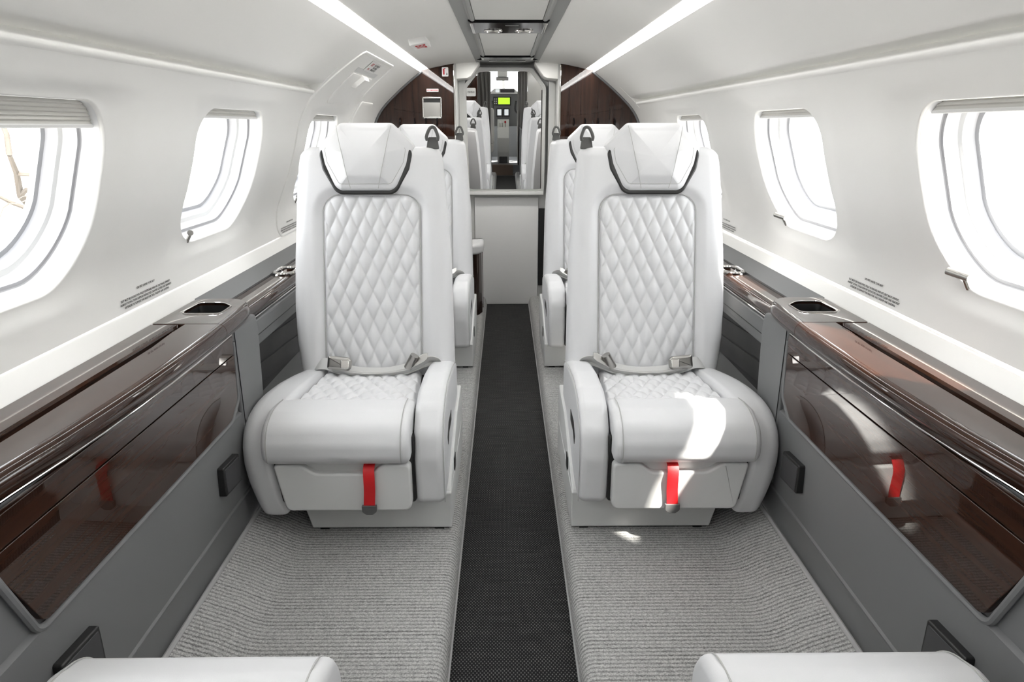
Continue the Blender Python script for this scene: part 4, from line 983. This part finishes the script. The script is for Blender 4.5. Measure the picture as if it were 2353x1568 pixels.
for s in (-1, 1):
    yk = thing('control_yoke', 'dark curved control yoke on the %s side of the cockpit in the mirror' % ('left' if s < 0 else 'right'), 'yoke', (s * 0.34 - 0.02, -2.18, 0.86))
    link('grip', tube(smooth_path([(-0.17, 0, 0.13), (-0.18, 0, 0.0), (-0.10, 0, -0.05), (0.10, 0, -0.05), (0.18, 0, 0.0), (0.17, 0, 0.13)], 5), 0.014), M['cockpit_dark'], yk)
    link('shaft', tube([(0, -0.165, -0.05), (0, 0, -0.05)], 0.016), M['steel'], yk)
    ps = thing('pilot_seat', 'pale fleece covered pilot seat on the %s seen in the mirror' % ('left' if s < 0 else 'right'), 'seat', (s * 0.36, -1.95, 0.13))
    link('cushion', box(-0.19, 0.19, -0.22, 0.16, 0.18, 0.30, 0.03), M['shade'], ps); link('backrest', box(-0.20, 0.20, 0.10, 0.19, 0.30, 0.78, 0.035), M['shade'], ps)
    link('base', box(-0.15, 0.15, -0.15, 0.12, 0.0, 0.18, 0.01), M['cockpit_dark'], ps); link('headrest', box(-0.11, 0.11, 0.11, 0.17, 0.80, 0.95, 0.025), M['shade'], ps)
oh = thing('overhead_switch_panel', 'small overhead switch panel above the windshield in the mirror', 'switch panel', (-0.045, -2.3, 1.26))
link('housing', box(-0.09, 0.09, -0.03, 0.03, 0.0, 0.05, 0.004), M['cockpit'], oh); link('switch_face', ex_y(rrect(-0.08, 0.08, 0.008, 0.042, 0.004, 2), 0.028, 0.034, 0.001), M['steel'], oh)
link('bracket', box(-0.07, 0.07, -0.05, 0.02, 0.05, 0.165, 0.006), M['plastic_light'], oh)
def curtain(s, x0, x1, label):
    n = 60; V, F = [], []
    o = thing('curtain', label, 'curtain', (0, -1.62, 0.16))
    link('cloth', loft([[(x0 + (x1 - x0) * t * (1 + 0.12 * z) , 0.018 * math.sin(t * 22) * (1 + 0.4 * math.sin(5 * z)), z) for t in np.linspace(0, 1, n)] + [(x0 + (x1 - x0) * t * (1 + 0.12 * z), 0.018 * math.sin(t * 22) * (1 + 0.4 * math.sin(5 * z)) - 0.003, z) for t in np.linspace(1, 0, n)] for z in np.linspace(0, 1.22, 14)]), M['curtain'], o, angle=70)
    link('curtain_rail', tube([(x0, 0, 1.235), (x1 * 1.15, 0, 1.235)], 0.006), M['steel'], o)
curtain(-1, -0.20, -0.36, 'grey pleated curtain on the left of the cockpit opening in the mirror')
curtain(1, 0.16, 0.28, 'grey pleated curtain on the right of the cockpit opening in the mirror')
fc = thing('forward_cabinet', 'tall dark wood cabinet at the forward left seen in the mirror', 'cabinet', (-0.52, -1.35, 0.0))
link('carcass', ex_y([(-0.145, 0.055), (0.16, 0.055), (0.16, 1.33), (0.06, 1.33), (-0.22, 1.05), (-0.26, 0.64), (-0.145, 0.64)], -0.2, 0.2, 0.006), M['wood_v'], fc)
link('door', box(-0.13, 0.14, 0.198, 0.206, 0.10, 0.92, 0.003), M['wood_v'], fc)
pf = placard('white placard with three gauge symbols on the forward cabinet in the mirror', (-0.445, -1.148, 1.13), 0.12, 0.10, 'NO SMOKING\nFASTEN BELTS', 0.014, M['ink'], (-1, 0, 0), (0, 0, 1), (0, 1, 0))
dv = link('divider', box(-0.012, 0.012, -0.25, 0.25, 0.0, 0.62, 0.006), M['plastic_grey'], loc=(0.20, -1.35, 0.05)); tag(dv, 'low grey divider panel at the forward right seen in the mirror', 'divider')
